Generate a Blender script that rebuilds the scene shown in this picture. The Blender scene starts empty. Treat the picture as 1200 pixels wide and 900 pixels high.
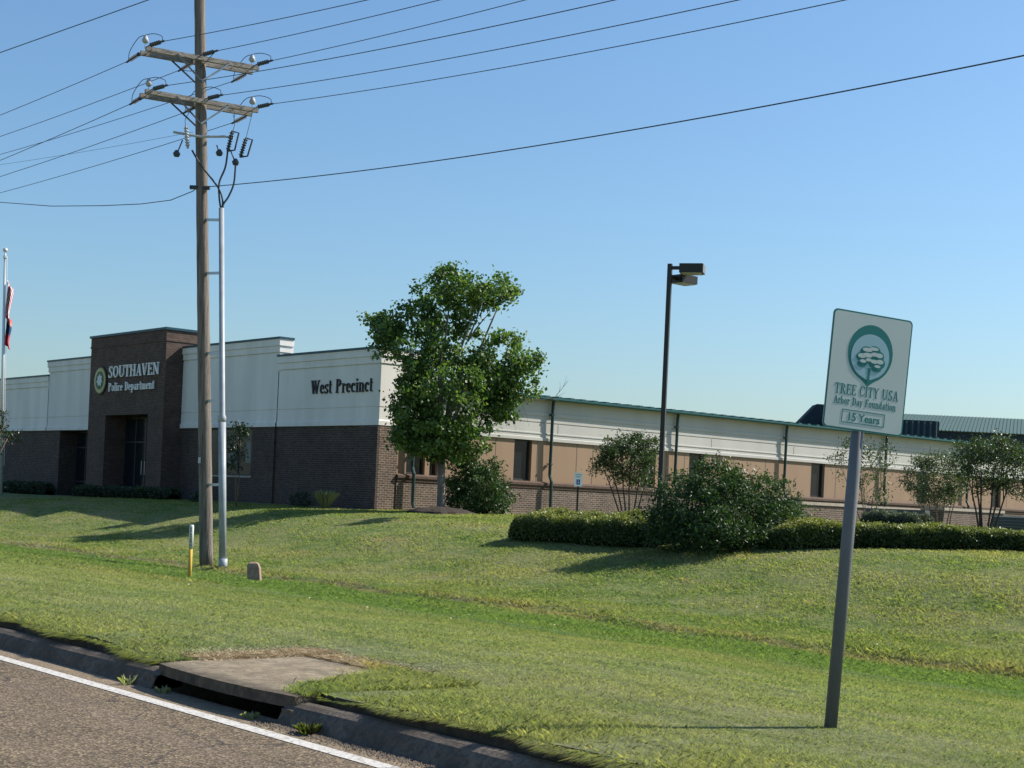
import bpy, math, random
import numpy as np
from mathutils import Vector, Matrix
scene = bpy.context.scene
col = scene.collection
rng = np.random.default_rng(7)
random.seed(7)

# ---------------------------------------------------------------- camera
# world: X along the road (right), Y away from the road towards the building, Z up, metres
YAW, ROLL, FPX, CY = 0.863244, 0.044948, 1738.54, 587.0
EYE = np.array([0, 0, 1.5])
cF = np.array([-math.sin(YAW), math.cos(YAW), 0])
cR0 = np.array([math.cos(YAW), math.sin(YAW), 0])
cUp = np.array([0, 0, 1.])
cR = cR0*math.cos(ROLL) + cUp*math.sin(ROLL)
cU = cUp*math.cos(ROLL) - cR0*math.sin(ROLL)
cam_d = bpy.data.cameras.new('camera')
cam = bpy.data.objects.new('camera', cam_d)
col.objects.link(cam)
cam_d.sensor_width = 36
cam_d.lens = FPX*36/1200
cam_d.shift_y = (CY-450)/1200
cam_d.clip_end = 6000
M = Matrix.Identity(4)
for i in range(3):
    M[i][0] = cR[i]; M[i][1] = cU[i]; M[i][2] = -cF[i]; M[i][3] = EYE[i]
cam.matrix_world = M
scene.camera = cam

# ---------------------------------------------------------------- sky and sun
SUN = Vector((0.43, 1.0, 0.92)).normalized()
elev = math.asin(SUN.z)
world = bpy.data.worlds.new('World'); scene.world = world
world.use_nodes = True
wn = world.node_tree
bg = wn.nodes['Background']
sky = wn.nodes.new('ShaderNodeTexSky')
sky.sky_type = 'NISHITA'; sky.sun_disc = False
sky.sun_elevation = elev
sky.sun_rotation = math.atan2(SUN.x, SUN.y)
sky.air_density = 1.3; sky.dust_density = 1.0; sky.ozone_density = 8.0
tintn = wn.nodes.new('ShaderNodeMix'); tintn.data_type = 'RGBA'; tintn.blend_type = 'MULTIPLY'; tintn.inputs[0].default_value = 1
tintn.inputs[7].default_value = (0.99, 1.035, 1.02, 1)
wn.links.new(sky.outputs[0], tintn.inputs[6]); wn.links.new(tintn.outputs[2], bg.inputs[0])
bg.inputs[1].default_value = 0.092
sd = bpy.data.lights.new('sun', 'SUN'); sd.energy = 5.0; sd.angle = math.radians(0.53); sd.color = (1, 0.94, 0.84)
so = bpy.data.objects.new('sun', sd); col.objects.link(so)
so.rotation_euler = (-SUN).to_track_quat('-Z', 'Y').to_euler()
so.location = (0, 0, 40)
scene.view_settings.view_transform = 'Standard'
scene.view_settings.look = 'None'
scene.view_settings.exposure = 0.68
scene.view_settings.gamma = 1.0
scene.cycles.max_bounces = 6
scene.cycles.transparent_max_bounces = 8

# ---------------------------------------------------------------- helpers
def ray(x, y): return cF + cR*(x-600)/FPX - cU*(y-CY)/FPX
def onD(x, y, d): return EYE + ray(x, y)*d
def onX(x, y, X): d = ray(x, y); return EYE + d*(X/d[0])
def onY(x, y, Y): d = ray(x, y); return EYE + d*(Y/d[1])
GP = [(5.3, 0.20), (5.7, .23), (7.5, .23), (9, .14), (13, -.2), (15.5, -.36), (17, -.42), (19, -.30), (21, .02), (23, .50), (25, .84), (27, .94), (29, 1.0), (35, 1.05), (3000, 1.05)]
_gy = np.linspace(5.3, 60, 1200)
_gz = np.interp(_gy, *zip(*GP))
_k = np.exp(-np.linspace(-2, 2, 25)**2); _k /= _k.sum()
_gz = np.convolve(np.pad(_gz, 12, mode='edge'), _k, 'valid')
def G(X, Y):
    X = np.asarray(X, float); Y = np.asarray(Y, float)
    z = np.interp(Y, _gy, _gz)
    b = np.clip((Y-6)/3, 0, 1)*np.clip((25-Y)/4, 0, 1)
    z = z + b*(0.035*np.sin(X*.31+Y*.12)*np.sin(Y*.5+X*.07) + 0.02*np.sin(X*1.3+1)*np.sin(Y*1.1+X*.3))
    wv = .25*np.sin(X*.9)+.12*np.sin(X*2.3+1)+.05*np.sin(X*6.1)
    z = z + .075*(1/(1+np.exp(-(Y-17.25-wv)/.05))-np.clip((Y-15.5)/4, 0, 1)) - .035*np.exp(-((Y-15.1-.3*wv)/.10)**2) - .025*np.exp(-((Y-13.6-.3*wv)/.10)**2)
    z = z - .17*np.exp(-((X+40)/5)**2)*np.exp(-((Y-21.8)/2.0)**2)
    ws = np.clip((X+11.3)/.9, 0, 1)*np.clip((-7.3-X)/.8, 0, 1)*np.clip((7.7-Y)/.9, 0, 1); ws = ws*ws*(3-2*ws)
    z = z*(1-ws)+.174*ws
    z = z - 0.18*np.clip((-X-52)/14, 0, 1)*np.clip((Y-24)/4, 0, 1) + .22*np.clip((-X-46)/8, 0, 1)*np.exp(-((Y-22)/2.2)**2)
    return z

def onG(x, y):
    d = ray(x, y); t_ = np.arange(4, 120, .02); P = EYE[None]+d[None]*t_[:, None]
    i = int(np.argmax((P[:, 1] > 5.6) & (P[:, 2] < G(P[:, 0], P[:, 1])))); return P[i]
class MB:
    def __init__(s): s.v = []; s.f = []; s.uv = []; s.m = []; s.mi = 0
    def quad(s, pts, uv=None):
        b = len(s.v); s.v += [tuple(map(float, p)) for p in pts]; s.f.append(tuple(range(b, b+len(pts))))
        if uv is None:
            a, c, d = Vector(pts[0]), Vector(pts[1]), Vector(pts[-1])
            n = (c-a).cross(d-a)
            ax = max(range(3), key=lambda i: abs(n[i]))
            if ax == 2: uv = [(p[0], p[1]) for p in pts]
            elif ax == 1: uv = [(p[0], p[2]) for p in pts]
            else: uv = [(p[1], p[2]) for p in pts]
        s.uv += uv; s.m.append(s.mi)
    def box(s, x0, x1, y0, y1, z0, z1):
        p = lambda a, b, c: (a, b, c)
        s.quad([p(x0,y0,z0), p(x1,y0,z0), p(x1,y0,z1), p(x0,y0,z1)])
        s.quad([p(x1,y1,z0), p(x0,y1,z0), p(x0,y1,z1), p(x1,y1,z1)])
        s.quad([p(x1,y0,z0), p(x1,y1,z0), p(x1,y1,z1), p(x1,y0,z1)])
        s.quad([p(x0,y1,z0), p(x0,y0,z0), p(x0,y0,z1), p(x0,y1,z1)])
        s.quad([p(x0,y0,z1), p(x1,y0,z1), p(x1,y1,z1), p(x0,y1,z1)])
        s.quad([p(x0,y1,z0), p(x1,y1,z0), p(x1,y0,z0), p(x0,y0,z0)])
        return s
    def obox(s, c, ax, ay, az):     # centre and three half-axis vectors
        c, ax, ay, az = map(lambda q: Vector([float(t) for t in q]), (c, ax, ay, az))
        P = lambda i, j, k: tuple(c+ax*i+ay*j+az*k)
        lu = lambda a: 2*a.length
        for (A, B, Cc) in ((ax, az, ay), (ay, az, ax), (ax, ay, az)):
            for sg in (-1, 1):
                pts = [c+Cc*sg-A-B, c+Cc*sg+A-B, c+Cc*sg+A+B, c+Cc*sg-A+B]
                if sg*A.cross(B).dot(Cc) < 0: pts.reverse()
                s.quad([tuple(q) for q in pts], [(0, 0), (lu(A), 0), (lu(A), lu(B)), (0, lu(B))])
        return s
    def prism(s, poly, n, d):       # polygon points in 3d, extruded by n*d
        n = Vector(n).normalized()*d
        P = [Vector([float(t) for t in p]) for p in poly]
        nor = Vector((0, 0, 0))
        for i in range(len(P)): nor += P[i].cross(P[(i+1) % len(P)])
        if nor.dot(n) < 0: P.reverse()
        s.quad([tuple(p+n) for p in P]); s.quad([tuple(p) for p in reversed(P)])
        for i in range(len(P)):
            a, b = P[i], P[(i+1) % len(P)]
            s.quad([tuple(a), tuple(b), tuple(b+n), tuple(a+n)])
        return s
    def tube(s, pts, rad, seg=8, cap=True):
        pts = [Vector([float(t) for t in p]) for p in pts]
        if not hasattr(rad, '__len__'): rad = [rad]*len(pts)
        b = len(s.v); n = len(pts); ref = None; L = 0
        for i, p in enumerate(pts):
            t = (pts[min(i+1, n-1)]-pts[max(i-1, 0)]).normalized()
            if ref is None: ref = Vector((1, 0, 0)) if abs(t.x) < .8 else Vector((0, 1, 0))
            u = (ref - t*ref.dot(t)).normalized(); w = t.cross(u); ref = u
            for k in range(seg):
                a = 2*math.pi*k/seg
                s.v.append(tuple(p+(u*math.cos(a)+w*math.sin(a))*rad[i]))
        for i in range(n-1):
            l2 = L+(pts[i+1]-pts[i]).length
            for k in range(seg):
                k2 = (k+1) % seg
                s.f.append((b+i*seg+k, b+i*seg+k2, b+(i+1)*seg+k2, b+(i+1)*seg+k))
                c = 2*math.pi*rad[0]/seg
                s.uv += [(k*c, L), ((k+1)*c, L), ((k+1)*c, l2), (k*c, l2)]; s.m.append(s.mi)
            L = l2
        if cap:
            s.f.append(tuple(b+k for k in reversed(range(seg)))); s.uv += [(0, 0)]*seg; s.m.append(s.mi)
            s.f.append(tuple(b+(n-1)*seg+k for k in range(seg))); s.uv += [(0, 0)]*seg; s.m.append(s.mi)
        return s
    def sweep(s, path, nrm, prof, close_back=True):   # path pts xy, offset dirs, profile (outset,z)
        cols = []
        for (p, nn) in zip(path, nrm):
            cols.append([(p[0]+nn[0]*o, p[1]+nn[1]*o, z) for o, z in prof])
        for i in range(len(path)-1):
            A, B = cols[i], cols[i+1]
            d = math.dist(path[i], path[i+1]); u0 = path[i][0]+path[i][1]
            for j in range(len(prof)-1):
                s.quad([A[j], B[j], B[j+1], A[j+1]])
        for c, r in ((cols[0], False), (cols[-1], True)):
            c = list(c); c = c if r else c[::-1]
            s.quad(c)
        return s
    def build(s, name, mats, parent=None, smooth=False, bevel=0):
        me = bpy.data.meshes.new(name)
        me.from_pydata(s.v, [], s.f)
        uvl = me.uv_layers.new(name='UVMap')
        uvl.data.foreach_set('uv', np.array(s.uv, dtype=np.float32).ravel())
        if not isinstance(mats, (list, tuple)): mats = [mats]
        for m in mats: me.materials.append(m)
        me.polygons.foreach_set('material_index', s.m)
        if smooth: me.polygons.foreach_set('use_smooth', [len(f) == 4 for f in s.f])
        me.validate(); me.update()
        o = bpy.data.objects.new(name, me); col.objects.link(o)
        if parent is not None:
            o.parent = parent
            o.matrix_parent_inverse = parent.matrix_world.inverted()
        if bevel:
            b = o.modifiers.new('bevel', 'BEVEL'); b.width = bevel; b.segments = 2; b.limit_method = 'ANGLE'
        return o

def root(name, loc, label, cat, group=None):
    o = bpy.data.objects.new(name, None); col.objects.link(o)
    o.location = [float(t) for t in loc]; o.empty_display_size = .3
    o.matrix_world = Matrix.Translation(Vector([float(t) for t in loc]))
    o['label'] = label; o['category'] = cat
    if group: o['group'] = group
    return o
def tag(o, label, cat, group=None):
    o['label'] = label; o['category'] = cat
    if group: o['group'] = group
    return o
def kind(o, k): o['kind'] = k; return o

def fast_mesh(name, V, Fq, mat, attr=None, parent=None, extra=None):
    """V (n,3), Fq (m,k) equal-size faces; attr: per-vertex float 'tint'"""
    me = bpy.data.meshes.new(name)
    n, (m, k) = len(V), Fq.shape
    me.vertices.add(n); me.vertices.foreach_set('co', V.astype(np.float32).ravel())
    me.loops.add(m*k); me.loops.foreach_set('vertex_index', Fq.astype(np.int32).ravel())
    me.polygons.add(m)
    me.polygons.foreach_set('loop_start', np.arange(0, m*k, k, dtype=np.int32))
    me.polygons.foreach_set('loop_total', np.full(m, k, dtype=np.int32))
    me.materials.append(mat)
    if attr is not None:
        a = me.attributes.new('tint', 'FLOAT', 'POINT'); a.data.foreach_set('value', attr.astype(np.float32))
    me.update(calc_edges=True); me.validate()
    o = bpy.data.objects.new(name, me); col.objects.link(o)
    if parent is not None:
        o.parent = parent; o.matrix_parent_inverse = parent.matrix_world.inverted()
    return o

# ---------------------------------------------------------------- materials
def mat(name, color=(.5, .5, .5), rough=.8, metal=0.0, spec=.3):
    m = bpy.data.materials.new(name); m.use_nodes = True
    b = m.node_tree.nodes['Principled BSDF']
    b.inputs['Base Color'].default_value = (*color, 1); b.inputs['Roughness'].default_value = rough
    b.inputs['Metallic'].default_value = metal
    b.inputs['Specular IOR Level'].default_value = spec
    return m
class NT:
    def __init__(s, m): s.m = m; s.t = m.node_tree; s.b = s.t.nodes['Principled BSDF']
    def n(s, typ, **kw):
        nd = s.t.nodes.new('ShaderNode'+typ)
        for k, v in kw.items():
            if k in nd.inputs.keys(): nd.inputs[k].default_value = v
            else: setattr(nd, k, v)
        return nd
    def l(s, a, b): s.t.links.new(a, b)
    def coord(s, which='Object'): return s.n('TexCoord').outputs[which]
    def noise(s, vec, scale, detail=4, rough=.6, dist=0):
        nd = s.n('TexNoise'); nd.inputs['Scale'].default_value = scale; nd.inputs['Detail'].default_value = detail
        nd.inputs['Roughness'].default_value = rough; nd.inputs['Distortion'].default_value = dist
        s.l(vec, nd.inputs['Vector']); return nd.outputs['Fac']
    def mapping(s, vec, sc=(1, 1, 1), loc=(0, 0, 0)):
        nd = s.n('Mapping'); nd.inputs['Scale'].default_value = sc; nd.inputs['Location'].default_value = loc
        s.l(vec, nd.inputs['Vector']); return nd.outputs[0]
    def ramp(s, fac, stops):
        nd = s.n('ValToRGB'); e = nd.color_ramp.elements
        e[0].position, e[0].color = stops[0][0], (*stops[0][1], 1)
        e[1].position, e[1].color = stops[-1][0], (*stops[-1][1], 1)
        for p, c in stops[1:-1]:
            k = e.new(p); k.color = (*c, 1)
        s.l(fac, nd.inputs[0]); return nd.outputs[0]
    def mix(s, fac, a, b, blend='MIX'):
        nd = s.n('Mix', data_type='RGBA', blend_type=blend)
        if hasattr(fac, 'type'): s.l(fac, nd.inputs[0])
        else: nd.inputs[0].default_value = fac
        for v, i in ((a, 6), (b, 7)):
            if hasattr(v, 'type'): s.l(v, nd.inputs[i])
            else: nd.inputs[i].default_value = (*v, 1)
        return nd.outputs[2]
    def bump(s, h, strength=.3, dist=.02):
        nd = s.n('Bump'); nd.inputs['Strength'].default_value = strength; nd.inputs['Distance'].default_value = dist
        s.l(h, nd.inputs['Height']); s.l(nd.outputs[0], s.b.inputs['Normal'])
    def color(s, c): s.l(c, s.b.inputs['Base Color'])
g3 = lambda v: (v, v, v)

def brick_mat(name, c1, c2, mortar, bump=.5):
    m = mat(name, rough=.85); t = NT(m)
    uv = t.coord('UV')
    br = t.n('TexBrick'); t.l(uv, br.inputs['Vector'])
    br.inputs['Color1'].default_value = (*c1, 1); br.inputs['Color2'].default_value = (*c2, 1); br.inputs['Mortar'].default_value = (*mortar, 1)
    br.inputs['Scale'].default_value = 1; br.inputs['Brick Width'].default_value = .215; br.inputs['Row Height'].default_value = .0775
    br.inputs['Mortar Size'].default_value = .009; br.inputs['Mortar Smooth'].default_value = .1
    n = t.noise(uv, 1.3, 5)
    c = t.mix(.55, br.outputs['Color'], t.ramp(n, [(.3, g3(.55)), (.7, g3(1.25))]), 'MULTIPLY')
    n2 = t.noise(t.mapping(uv, (4.6, 13, 1)), 1, 1)
    c = t.mix(.5, c, t.ramp(n2, [(.3, g3(.6)), (.7, g3(1.4))]), 'MULTIPLY')
    t.color(c)
    inv = t.n('Math', operation='SUBTRACT'); inv.inputs[0].default_value = 1; t.l(br.outputs['Fac'], inv.inputs[1])
    t.bump(inv.outputs[0], bump, .01)
    return m
M_brick_shaded = brick_mat('brick', (.085, .054, .043), (.052, .036, .031), (.11, .095, .085))  # front wall copy of the brick, shade darkened into its colour
M_brick_half_shaded = brick_mat('half_shaded_brick', (.105, .064, .050), (.070, .045, .036), (.12, .095, .08))  # same brick for the tower, part of the shade mixed into the colour
M_brick_lit = brick_mat('sunlit_brick', (.135, .085, .060), (.085, .055, .042), (.30, .26, .215))  # same brick again, brighter copy for the sunlit faces
def plain(name, c, var=.12, scale=2., rough=.85, fine=40, streak=False, bump=.08):
    m = mat(name, c, rough); t = NT(m)
    o = t.coord('Object')
    v = t.mapping(o, (1, 1, .12)) if streak else o
    n = t.noise(v, scale, 6)
    lo = tuple(x*(1-var) for x in c); hi = tuple(min(1, x*(1+var)) for x in c)
    cc = t.ramp(n, [(.3, lo), (.7, hi)])
    t.color(cc)
    t.bump(t.noise(o, fine, 3), bump, .01)
    return m
M_white = plain('white_stucco', (.70, .675, .635), .10, 1.2, streak=True)  # front copy, lightened to make up for the shade on it
M_white_side = plain('sunlit_stucco', (.46, .445, .405), .06, 1.2, streak=True)  # same white stucco, toned down for the sunlit side
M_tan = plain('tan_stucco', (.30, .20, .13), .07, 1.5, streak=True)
M_joint = mat('joint', (.12, .10, .09), .9)
M_cap = mat('cap_flashing', (.02, .065, .095), .45, .2)
M_teal = mat('teal_metal', (.035, .105, .105), .4, .4)
M_green_pipe = mat('green_downspout', (.028, .055, .05), .45, .2)
M_glass = mat('dark_glass', (.012, .016, .02), .12, 0, .22)
M_frame = mat('window_frame', (.04, .04, .042), .5)
M_blind = plain('window_blind', (.3, .3, .29), .05)
M_poster = plain('pale_poster', (.20, .20, .18), .2, 9)
M_conc = plain('coping_concrete', (.36, .31, .25), .15, 3)
M_letter_w = mat('white_letter', (.78, .78, .76), .5)
M_letter_k = mat('black_letter', (.015, .016, .02), .5)
M_interior = mat('dark_interior', (.02, .02, .022), .9)

# asphalt
M_asph = mat('asphalt', rough=.9); t = NT(M_asph); o = t.coord('Object')
vor = t.n('TexVoronoi'); vor.inputs['Scale'].default_value = 62; t.l(o, vor.inputs['Vector'])
c = t.ramp(vor.outputs['Color'], [(.0, (.045, .033, .022)), (.5, (.105, .078, .048)), (1, (.31, .235, .15))])
c = t.mix(.75, c, t.ramp(t.noise(o, 2.2, 6, .65), [(.3, g3(.75)), (.7, g3(1.2))]), 'MULTIPLY')
c = t.mix(t.ramp(t.noise(t.mapping(o, (.25, 2.2, 1)), 1.2, 5), [(.45, g3(0)), (.75, g3(.45))]), c, (.16, .12, .09))
crk = t.n('TexVoronoi', feature='DISTANCE_TO_EDGE'); crk.inputs['Scale'].default_value = .8
wob = t.n('TexNoise'); wob.inputs['Scale'].default_value = 3; wob.inputs['Detail'].default_value = 6; t.l(o, wob.inputs['Vector'])
add = t.n('VectorMath', operation='ADD'); sc_ = t.n('VectorMath', operation='SCALE'); sc_.inputs['Scale'].default_value = .55
t.l(wob.outputs['Color'], sc_.inputs[0]); t.l(o, add.inputs[0]); t.l(sc_.outputs[0], add.inputs[1]); t.l(add.outputs[0], crk.inputs['Vector'])
cm = t.ramp(crk.outputs['Distance'], [(.0, g3(1)), (.012, g3(0))])
c = t.mix(t.mix(t.ramp(t.noise(o, 1.1, 2), [(.38, g3(0)), (.5, g3(1))]), g3(0), cm), c, (.03, .026, .024))
# sandy dirt against the kerb
sx = t.n('SeparateXYZ'); t.l(o, sx.inputs[0])
mr = t.n('MapRange'); mr.inputs[1].default_value = 4.7; mr.inputs[2].default_value = 5.15; t.l(sx.outputs[1], mr.inputs[0])
dn = t.n('Math', operation='MULTIPLY'); t.l(mr.outputs[0], dn.inputs[0]); t.l(t.ramp(t.noise(o, 5, 6, .7), [(.35, g3(.35)), (.6, g3(1))]), dn.inputs[1])
c = t.mix(dn.outputs[0], c, t.ramp(t.noise(o, 60, 4), [(.3, (.17, .13, .085)), (.7, (.34, .265, .18))]))
t.color(c)
bm = t.n('Math', operation='ADD'); t.l(vor.outputs['Distance'], bm.inputs[0]); t.l(t.noise(o, 30, 4), bm.inputs[1])
t.bump(bm.outputs[0], .7, .008)

M_paint = mat('road_paint', rough=.7); t = NT(M_paint); o = t.coord('Object')
c = t.mix(t.ramp(t.noise(o, 28, 6, .75), [(.38, g3(1)), (.50, g3(0))]), (.52, .50, .46), (.22, .19, .165))
t.color(c); t.bump(t.noise(o, 90, 3), .4, .004)

M_kerb = mat('kerb_concrete', rough=.92); t = NT(M_kerb); o = t.coord('Object')
c = t.ramp(t.noise(o, 3, 8, .7), [(.25, (.06, .045, .034)), (.5, (.115, .09, .068)), (.75, (.20, .165, .13))])
c = t.mix(t.ramp(t.noise(o, 22, 5, .7), [(.42, g3(.75)), (.55, g3(0))]), c, (.07, .06, .05))
t.color(c); t.bump(t.noise(o, 45, 6, .7), .6, .015)
M_slab = mat('slab_concrete', rough=.92); t = NT(M_slab); o = t.coord('Object')
c = t.ramp(t.noise(o, 2.2, 8, .7), [(.25, (.16, .12, .075)), (.5, (.29, .23, .15)), (.75, (.40, .325, .225))])
c = t.mix(t.ramp(t.noise(o, 14, 6, .75), [(.45, g3(.55)), (.6, g3(0))]), c, (.10, .08, .058))
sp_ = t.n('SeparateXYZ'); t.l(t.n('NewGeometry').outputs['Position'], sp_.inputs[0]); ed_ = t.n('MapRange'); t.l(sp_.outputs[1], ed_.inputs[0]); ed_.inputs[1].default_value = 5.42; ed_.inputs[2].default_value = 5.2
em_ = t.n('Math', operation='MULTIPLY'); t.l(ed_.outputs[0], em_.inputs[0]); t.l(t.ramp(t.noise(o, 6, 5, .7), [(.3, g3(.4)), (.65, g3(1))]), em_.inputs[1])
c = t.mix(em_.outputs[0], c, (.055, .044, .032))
t.color(c); t.bump(t.noise(o, 60, 6, .7), .8, .012)

# grass ground + blades share the same world-space patches
def grass_color(t, vec, tint=None):
    big = t.noise(t.mapping(vec, (.22, .5, .01)), 1, 5, .6)
    mid = t.noise(t.mapping(vec, (1.1, 2.3, .01)), 1, 6, .65)
    c = t.ramp(mid, [(.28, (.10, .165, .048)), (.5, (.18, .230, .082)), (.72, (.275, .285, .13))])
    c = t.mix(t.ramp(big, [(.42, g3(0)), (.66, g3(.8))]), c, (.29, .28, .14))
    # dry patches
    dry = t.noise(t.mapping(vec, (.33, .8, .01), (7, 3, 0)), 1, 7, .7)
    c = t.mix(t.ramp(dry, [(.56, g3(0)), (.70, g3(.7))]), c, (.36, .29, .17))
    # the ditch line is lusher and greener
    s = t.n('SeparateXYZ'); t.l(vec, s.inputs[0])
    a = t.n('MapRange', interpolation_type='SMOOTHSTEP'); t.l(s.outputs[1], a.inputs[0]); a.inputs[1].default_value = 12.2; a.inputs[2].default_value = 14.2
    b = t.n('MapRange', interpolation_type='SMOOTHSTEP'); t.l(s.outputs[1], b.inputs[0]); b.inputs[1].default_value = 17.2; b.inputs[2].default_value = 16.7
    ml = t.n('Math', operation='MULTIPLY'); t.l(a.outputs[0], ml.inputs[0]); t.l(b.outputs[0], ml.inputs[1])
    m2 = t.n('Math', operation='MULTIPLY'); t.l(ml.outputs[0], m2.inputs[0]); m2.inputs[1].default_value = .65
    c = t.mix(m2.outputs[0], c, (.125, .21, .065))
    # cut thatch along the edge of the ditch
    d1 = t.n('Math', operation='SUBTRACT'); t.l(s.outputs[1], d1.inputs[0]); d1.inputs[1].default_value = 17.3
    wn_ = t.n('Math', operation='MULTIPLY_ADD'); t.l(t.noise(vec, .6, 5), wn_.inputs[0]); wn_.inputs[1].default_value = 1.4; wn_.inputs[2].default_value = -.7
    d2 = t.n('Math', operation='ADD'); t.l(d1.outputs[0], d2.inputs[0]); t.l(wn_.outputs[0], d2.inputs[1])
    d3 = t.n('Math', operation='ABSOLUTE'); t.l(d2.outputs[0], d3.inputs[0])
    m = t.ramp(d3.outputs[0], [(.05, g3(.6)), (.24, g3(0))])
    c = t.mix(m, c, (.25, .21, .13))
    nr = t.n('MapRange', interpolation_type='SMOOTHSTEP'); t.l(s.outputs[1], nr.inputs[0]); nr.inputs[1].default_value = 13.5; nr.inputs[2].default_value = 9.5
    nm = t.n('Math', operation='MULTIPLY'); t.l(nr.outputs[0], nm.inputs[0]); nm.inputs[1].default_value = .5
    c = t.mix(nm.outputs[0], c, t.mix(.5, c, (.42, .42, .26)))
    # dead grass round the drain slab
    ce = t.n('VectorMath', operation='SUBTRACT'); t.l(vec, ce.inputs[0]); ce.inputs[1].default_value = (-9.7, 6.5, 0)
    cf = t.n('VectorMath', operation='MULTIPLY'); t.l(ce.outputs[0], cf.inputs[0]); cf.inputs[1].default_value = (.85, 1.2, 0)
    lf = t.n('VectorMath', operation='LENGTH'); t.l(cf.outputs[0], lf.inputs[0])
    af = t.n('Math', operation='MULTIPLY_ADD'); t.l(t.noise(vec, 3, 5), af.inputs[0]); af.inputs[1].default_value = .8; t.l(lf.outputs['Value'], af.inputs[2])
    c = t.mix(t.ramp(af.outputs[0], [(.85, g3(.8)), (1.0, g3(0))]), c, (.42, .33, .19))
    # one worn straw-coloured patch on the rise
    cd = t.n('VectorMath', operation='SUBTRACT'); t.l(vec, cd.inputs[0]); cd.inputs[1].default_value = PATCH
    cs_ = t.n('VectorMath', operation='MULTIPLY'); t.l(cd.outputs[0], cs_.inputs[0]); cs_.inputs[1].default_value = (.33, .85, 0)
    ln = t.n('VectorMath', operation='LENGTH'); t.l(cs_.outputs[0], ln.inputs[0])
    ad_ = t.n('Math', operation='MULTIPLY_ADD'); t.l(t.noise(vec, 1.6, 6), ad_.inputs[0]); ad_.inputs[1].default_value = 1.6; t.l(ln.outputs['Value'], ad_.inputs[2])
    c = t.mix(t.ramp(ad_.outputs[0], [(.85, g3(.8)), (1.0, g3(0))]), c, (.37, .28, .16))
    return c
PATCH = tuple(float(q) for q in onG(450, 633))
M_ground = mat('turf', rough=.95, spec=.1); t = NT(M_ground); o = t.coord('Object')
c = grass_color(t, o)
c = t.mix(.9, c, t.ramp(t.noise(o, 9, 8, .75), [(.3, g3(.35)), (.7, g3(1.25))]), 'MULTIPLY')
t.color(c); t.bump(t.noise(o, 7, 8, .75), .9, .12)
M_blade = mat('grass_blades', rough=.6, spec=.25); t = NT(M_blade)
gp = t.n('NewGeometry').outputs['Position']
c = grass_color(t, gp)
at = t.n('Attribute', attribute_name='tint')
c = t.mix(1, c, t.ramp(at.outputs['Fac'], [(0, (.62, .76, .62)), (.6, (1.22, 1.18, 1.05)), (.85, (1.5, 1.4, 1.25)), (1, (1.95, 1.7, 1.55))]), 'MULTIPLY')
t.color(c)
def translucent(m, t, col, amount=.35, tintc=(1.3, 1.5, .5)):
    tr = t.n('BsdfTranslucent'); t.l(t.mix(1, col, tintc, 'MULTIPLY'), tr.inputs[0])
    mx = t.n('MixShader'); mx.inputs[0].default_value = amount
    out = [n for n in t.t.nodes if n.type == 'OUTPUT_MATERIAL'][0]
    t.l(t.b.outputs[0], mx.inputs[1]); t.l(tr.outputs[0], mx.inputs[2]); t.l(mx.outputs[0], out.inputs[0])
translucent(M_blade, t, c, .5, (1.3, 1.35, .65))

def leaf_mat(name, dark, mid, light, rough=.45, trans=.3, spec=.4):
    m = mat(name, rough=rough, spec=spec); t = NT(m)
    at = t.n('Attribute', attribute_name='tint')
    c = t.ramp(at.outputs['Fac'], [(0, dark), (.5, mid), (1, light)])
    t.color(c); translucent(m, t, c, trans, (1.3, 1.5, .5))
    return m
M_leaf_maple = leaf_mat('maple_leaves', (.03, .072, .02), (.09, .155, .038), (.20, .27, .08), .5, .34)
M_leaf_bush = leaf_mat('shrub_leaves', (.016, .040, .013), (.038, .078, .024), (.105, .155, .055), .5, .24, .3)
M_leaf_myrtle = leaf_mat('myrtle_leaves', (.03, .055, .02), (.055, .085, .032), (.10, .13, .05), .45, .25)
M_leaf_pale = leaf_mat('pale_myrtle_leaves', (.06, .085, .045), (.095, .12, .065), (.15, .18, .10), .5, .25)
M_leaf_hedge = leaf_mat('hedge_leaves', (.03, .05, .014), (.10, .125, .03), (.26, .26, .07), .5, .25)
M_leaf_grey = leaf_mat('juniper_leaves', (.05, .065, .045), (.08, .10, .07), (.12, .14, .10), .6, .2)
M_leaf_dark = leaf_mat('holly_leaves', (.015, .03, .012), (.025, .045, .018), (.045, .07, .028), .4, .15)
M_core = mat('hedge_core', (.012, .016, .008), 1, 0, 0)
M_plume = leaf_mat('plume_grass', (.16, .19, .08), (.32, .34, .17), (.6, .58, .42), .7, .3)
def bark(name, c, sc=(1, 1, .12), k=26):
    m = mat(name, c, .9); t = NT(m); o = t.coord('Object')
    n = t.noise(t.mapping(o, sc), k, 8, .75)
    t.color(t.ramp(n, [(.34, tuple(x*.3 for x in c)), (.48, c), (.7, tuple(x*1.6 for x in c))])); t.bump(n, 1, .03)
    return m
M_bark = bark('bark', (.17, .15, .125)); M_bark_myrtle = bark('myrtle_bark', (.16, .13, .10))
M_pole = bark('weathered_pole_wood', (.165, .14, .12), (1, 1, .05), 16)
M_arm = bark('crossarm_wood', (.25, .225, .20), (1, .1, 1))
M_mulch = plain('mulch', (.035, .025, .019), .5, 14, fine=60, bump=1)
M_steel = mat('galvanised_steel', (.42, .44, .46), .42, .65)
M_riser = plain('riser_pipe', (.30, .32, .34), .16, 3, .45)
M_post = plain('sign_post_steel', (.125, .13, .135), .28, 5, .5, streak=True)
M_wire = mat('wire', (.045, .055, .07), .5)
M_insul = mat('insulator_polymer', (.05, .06, .075), .45)
M_porc = mat('porcelain', (.38, .39, .40), .35)
M_bronze = mat('bronze_paint', (.035, .032, .03), .38, .3)
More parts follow.
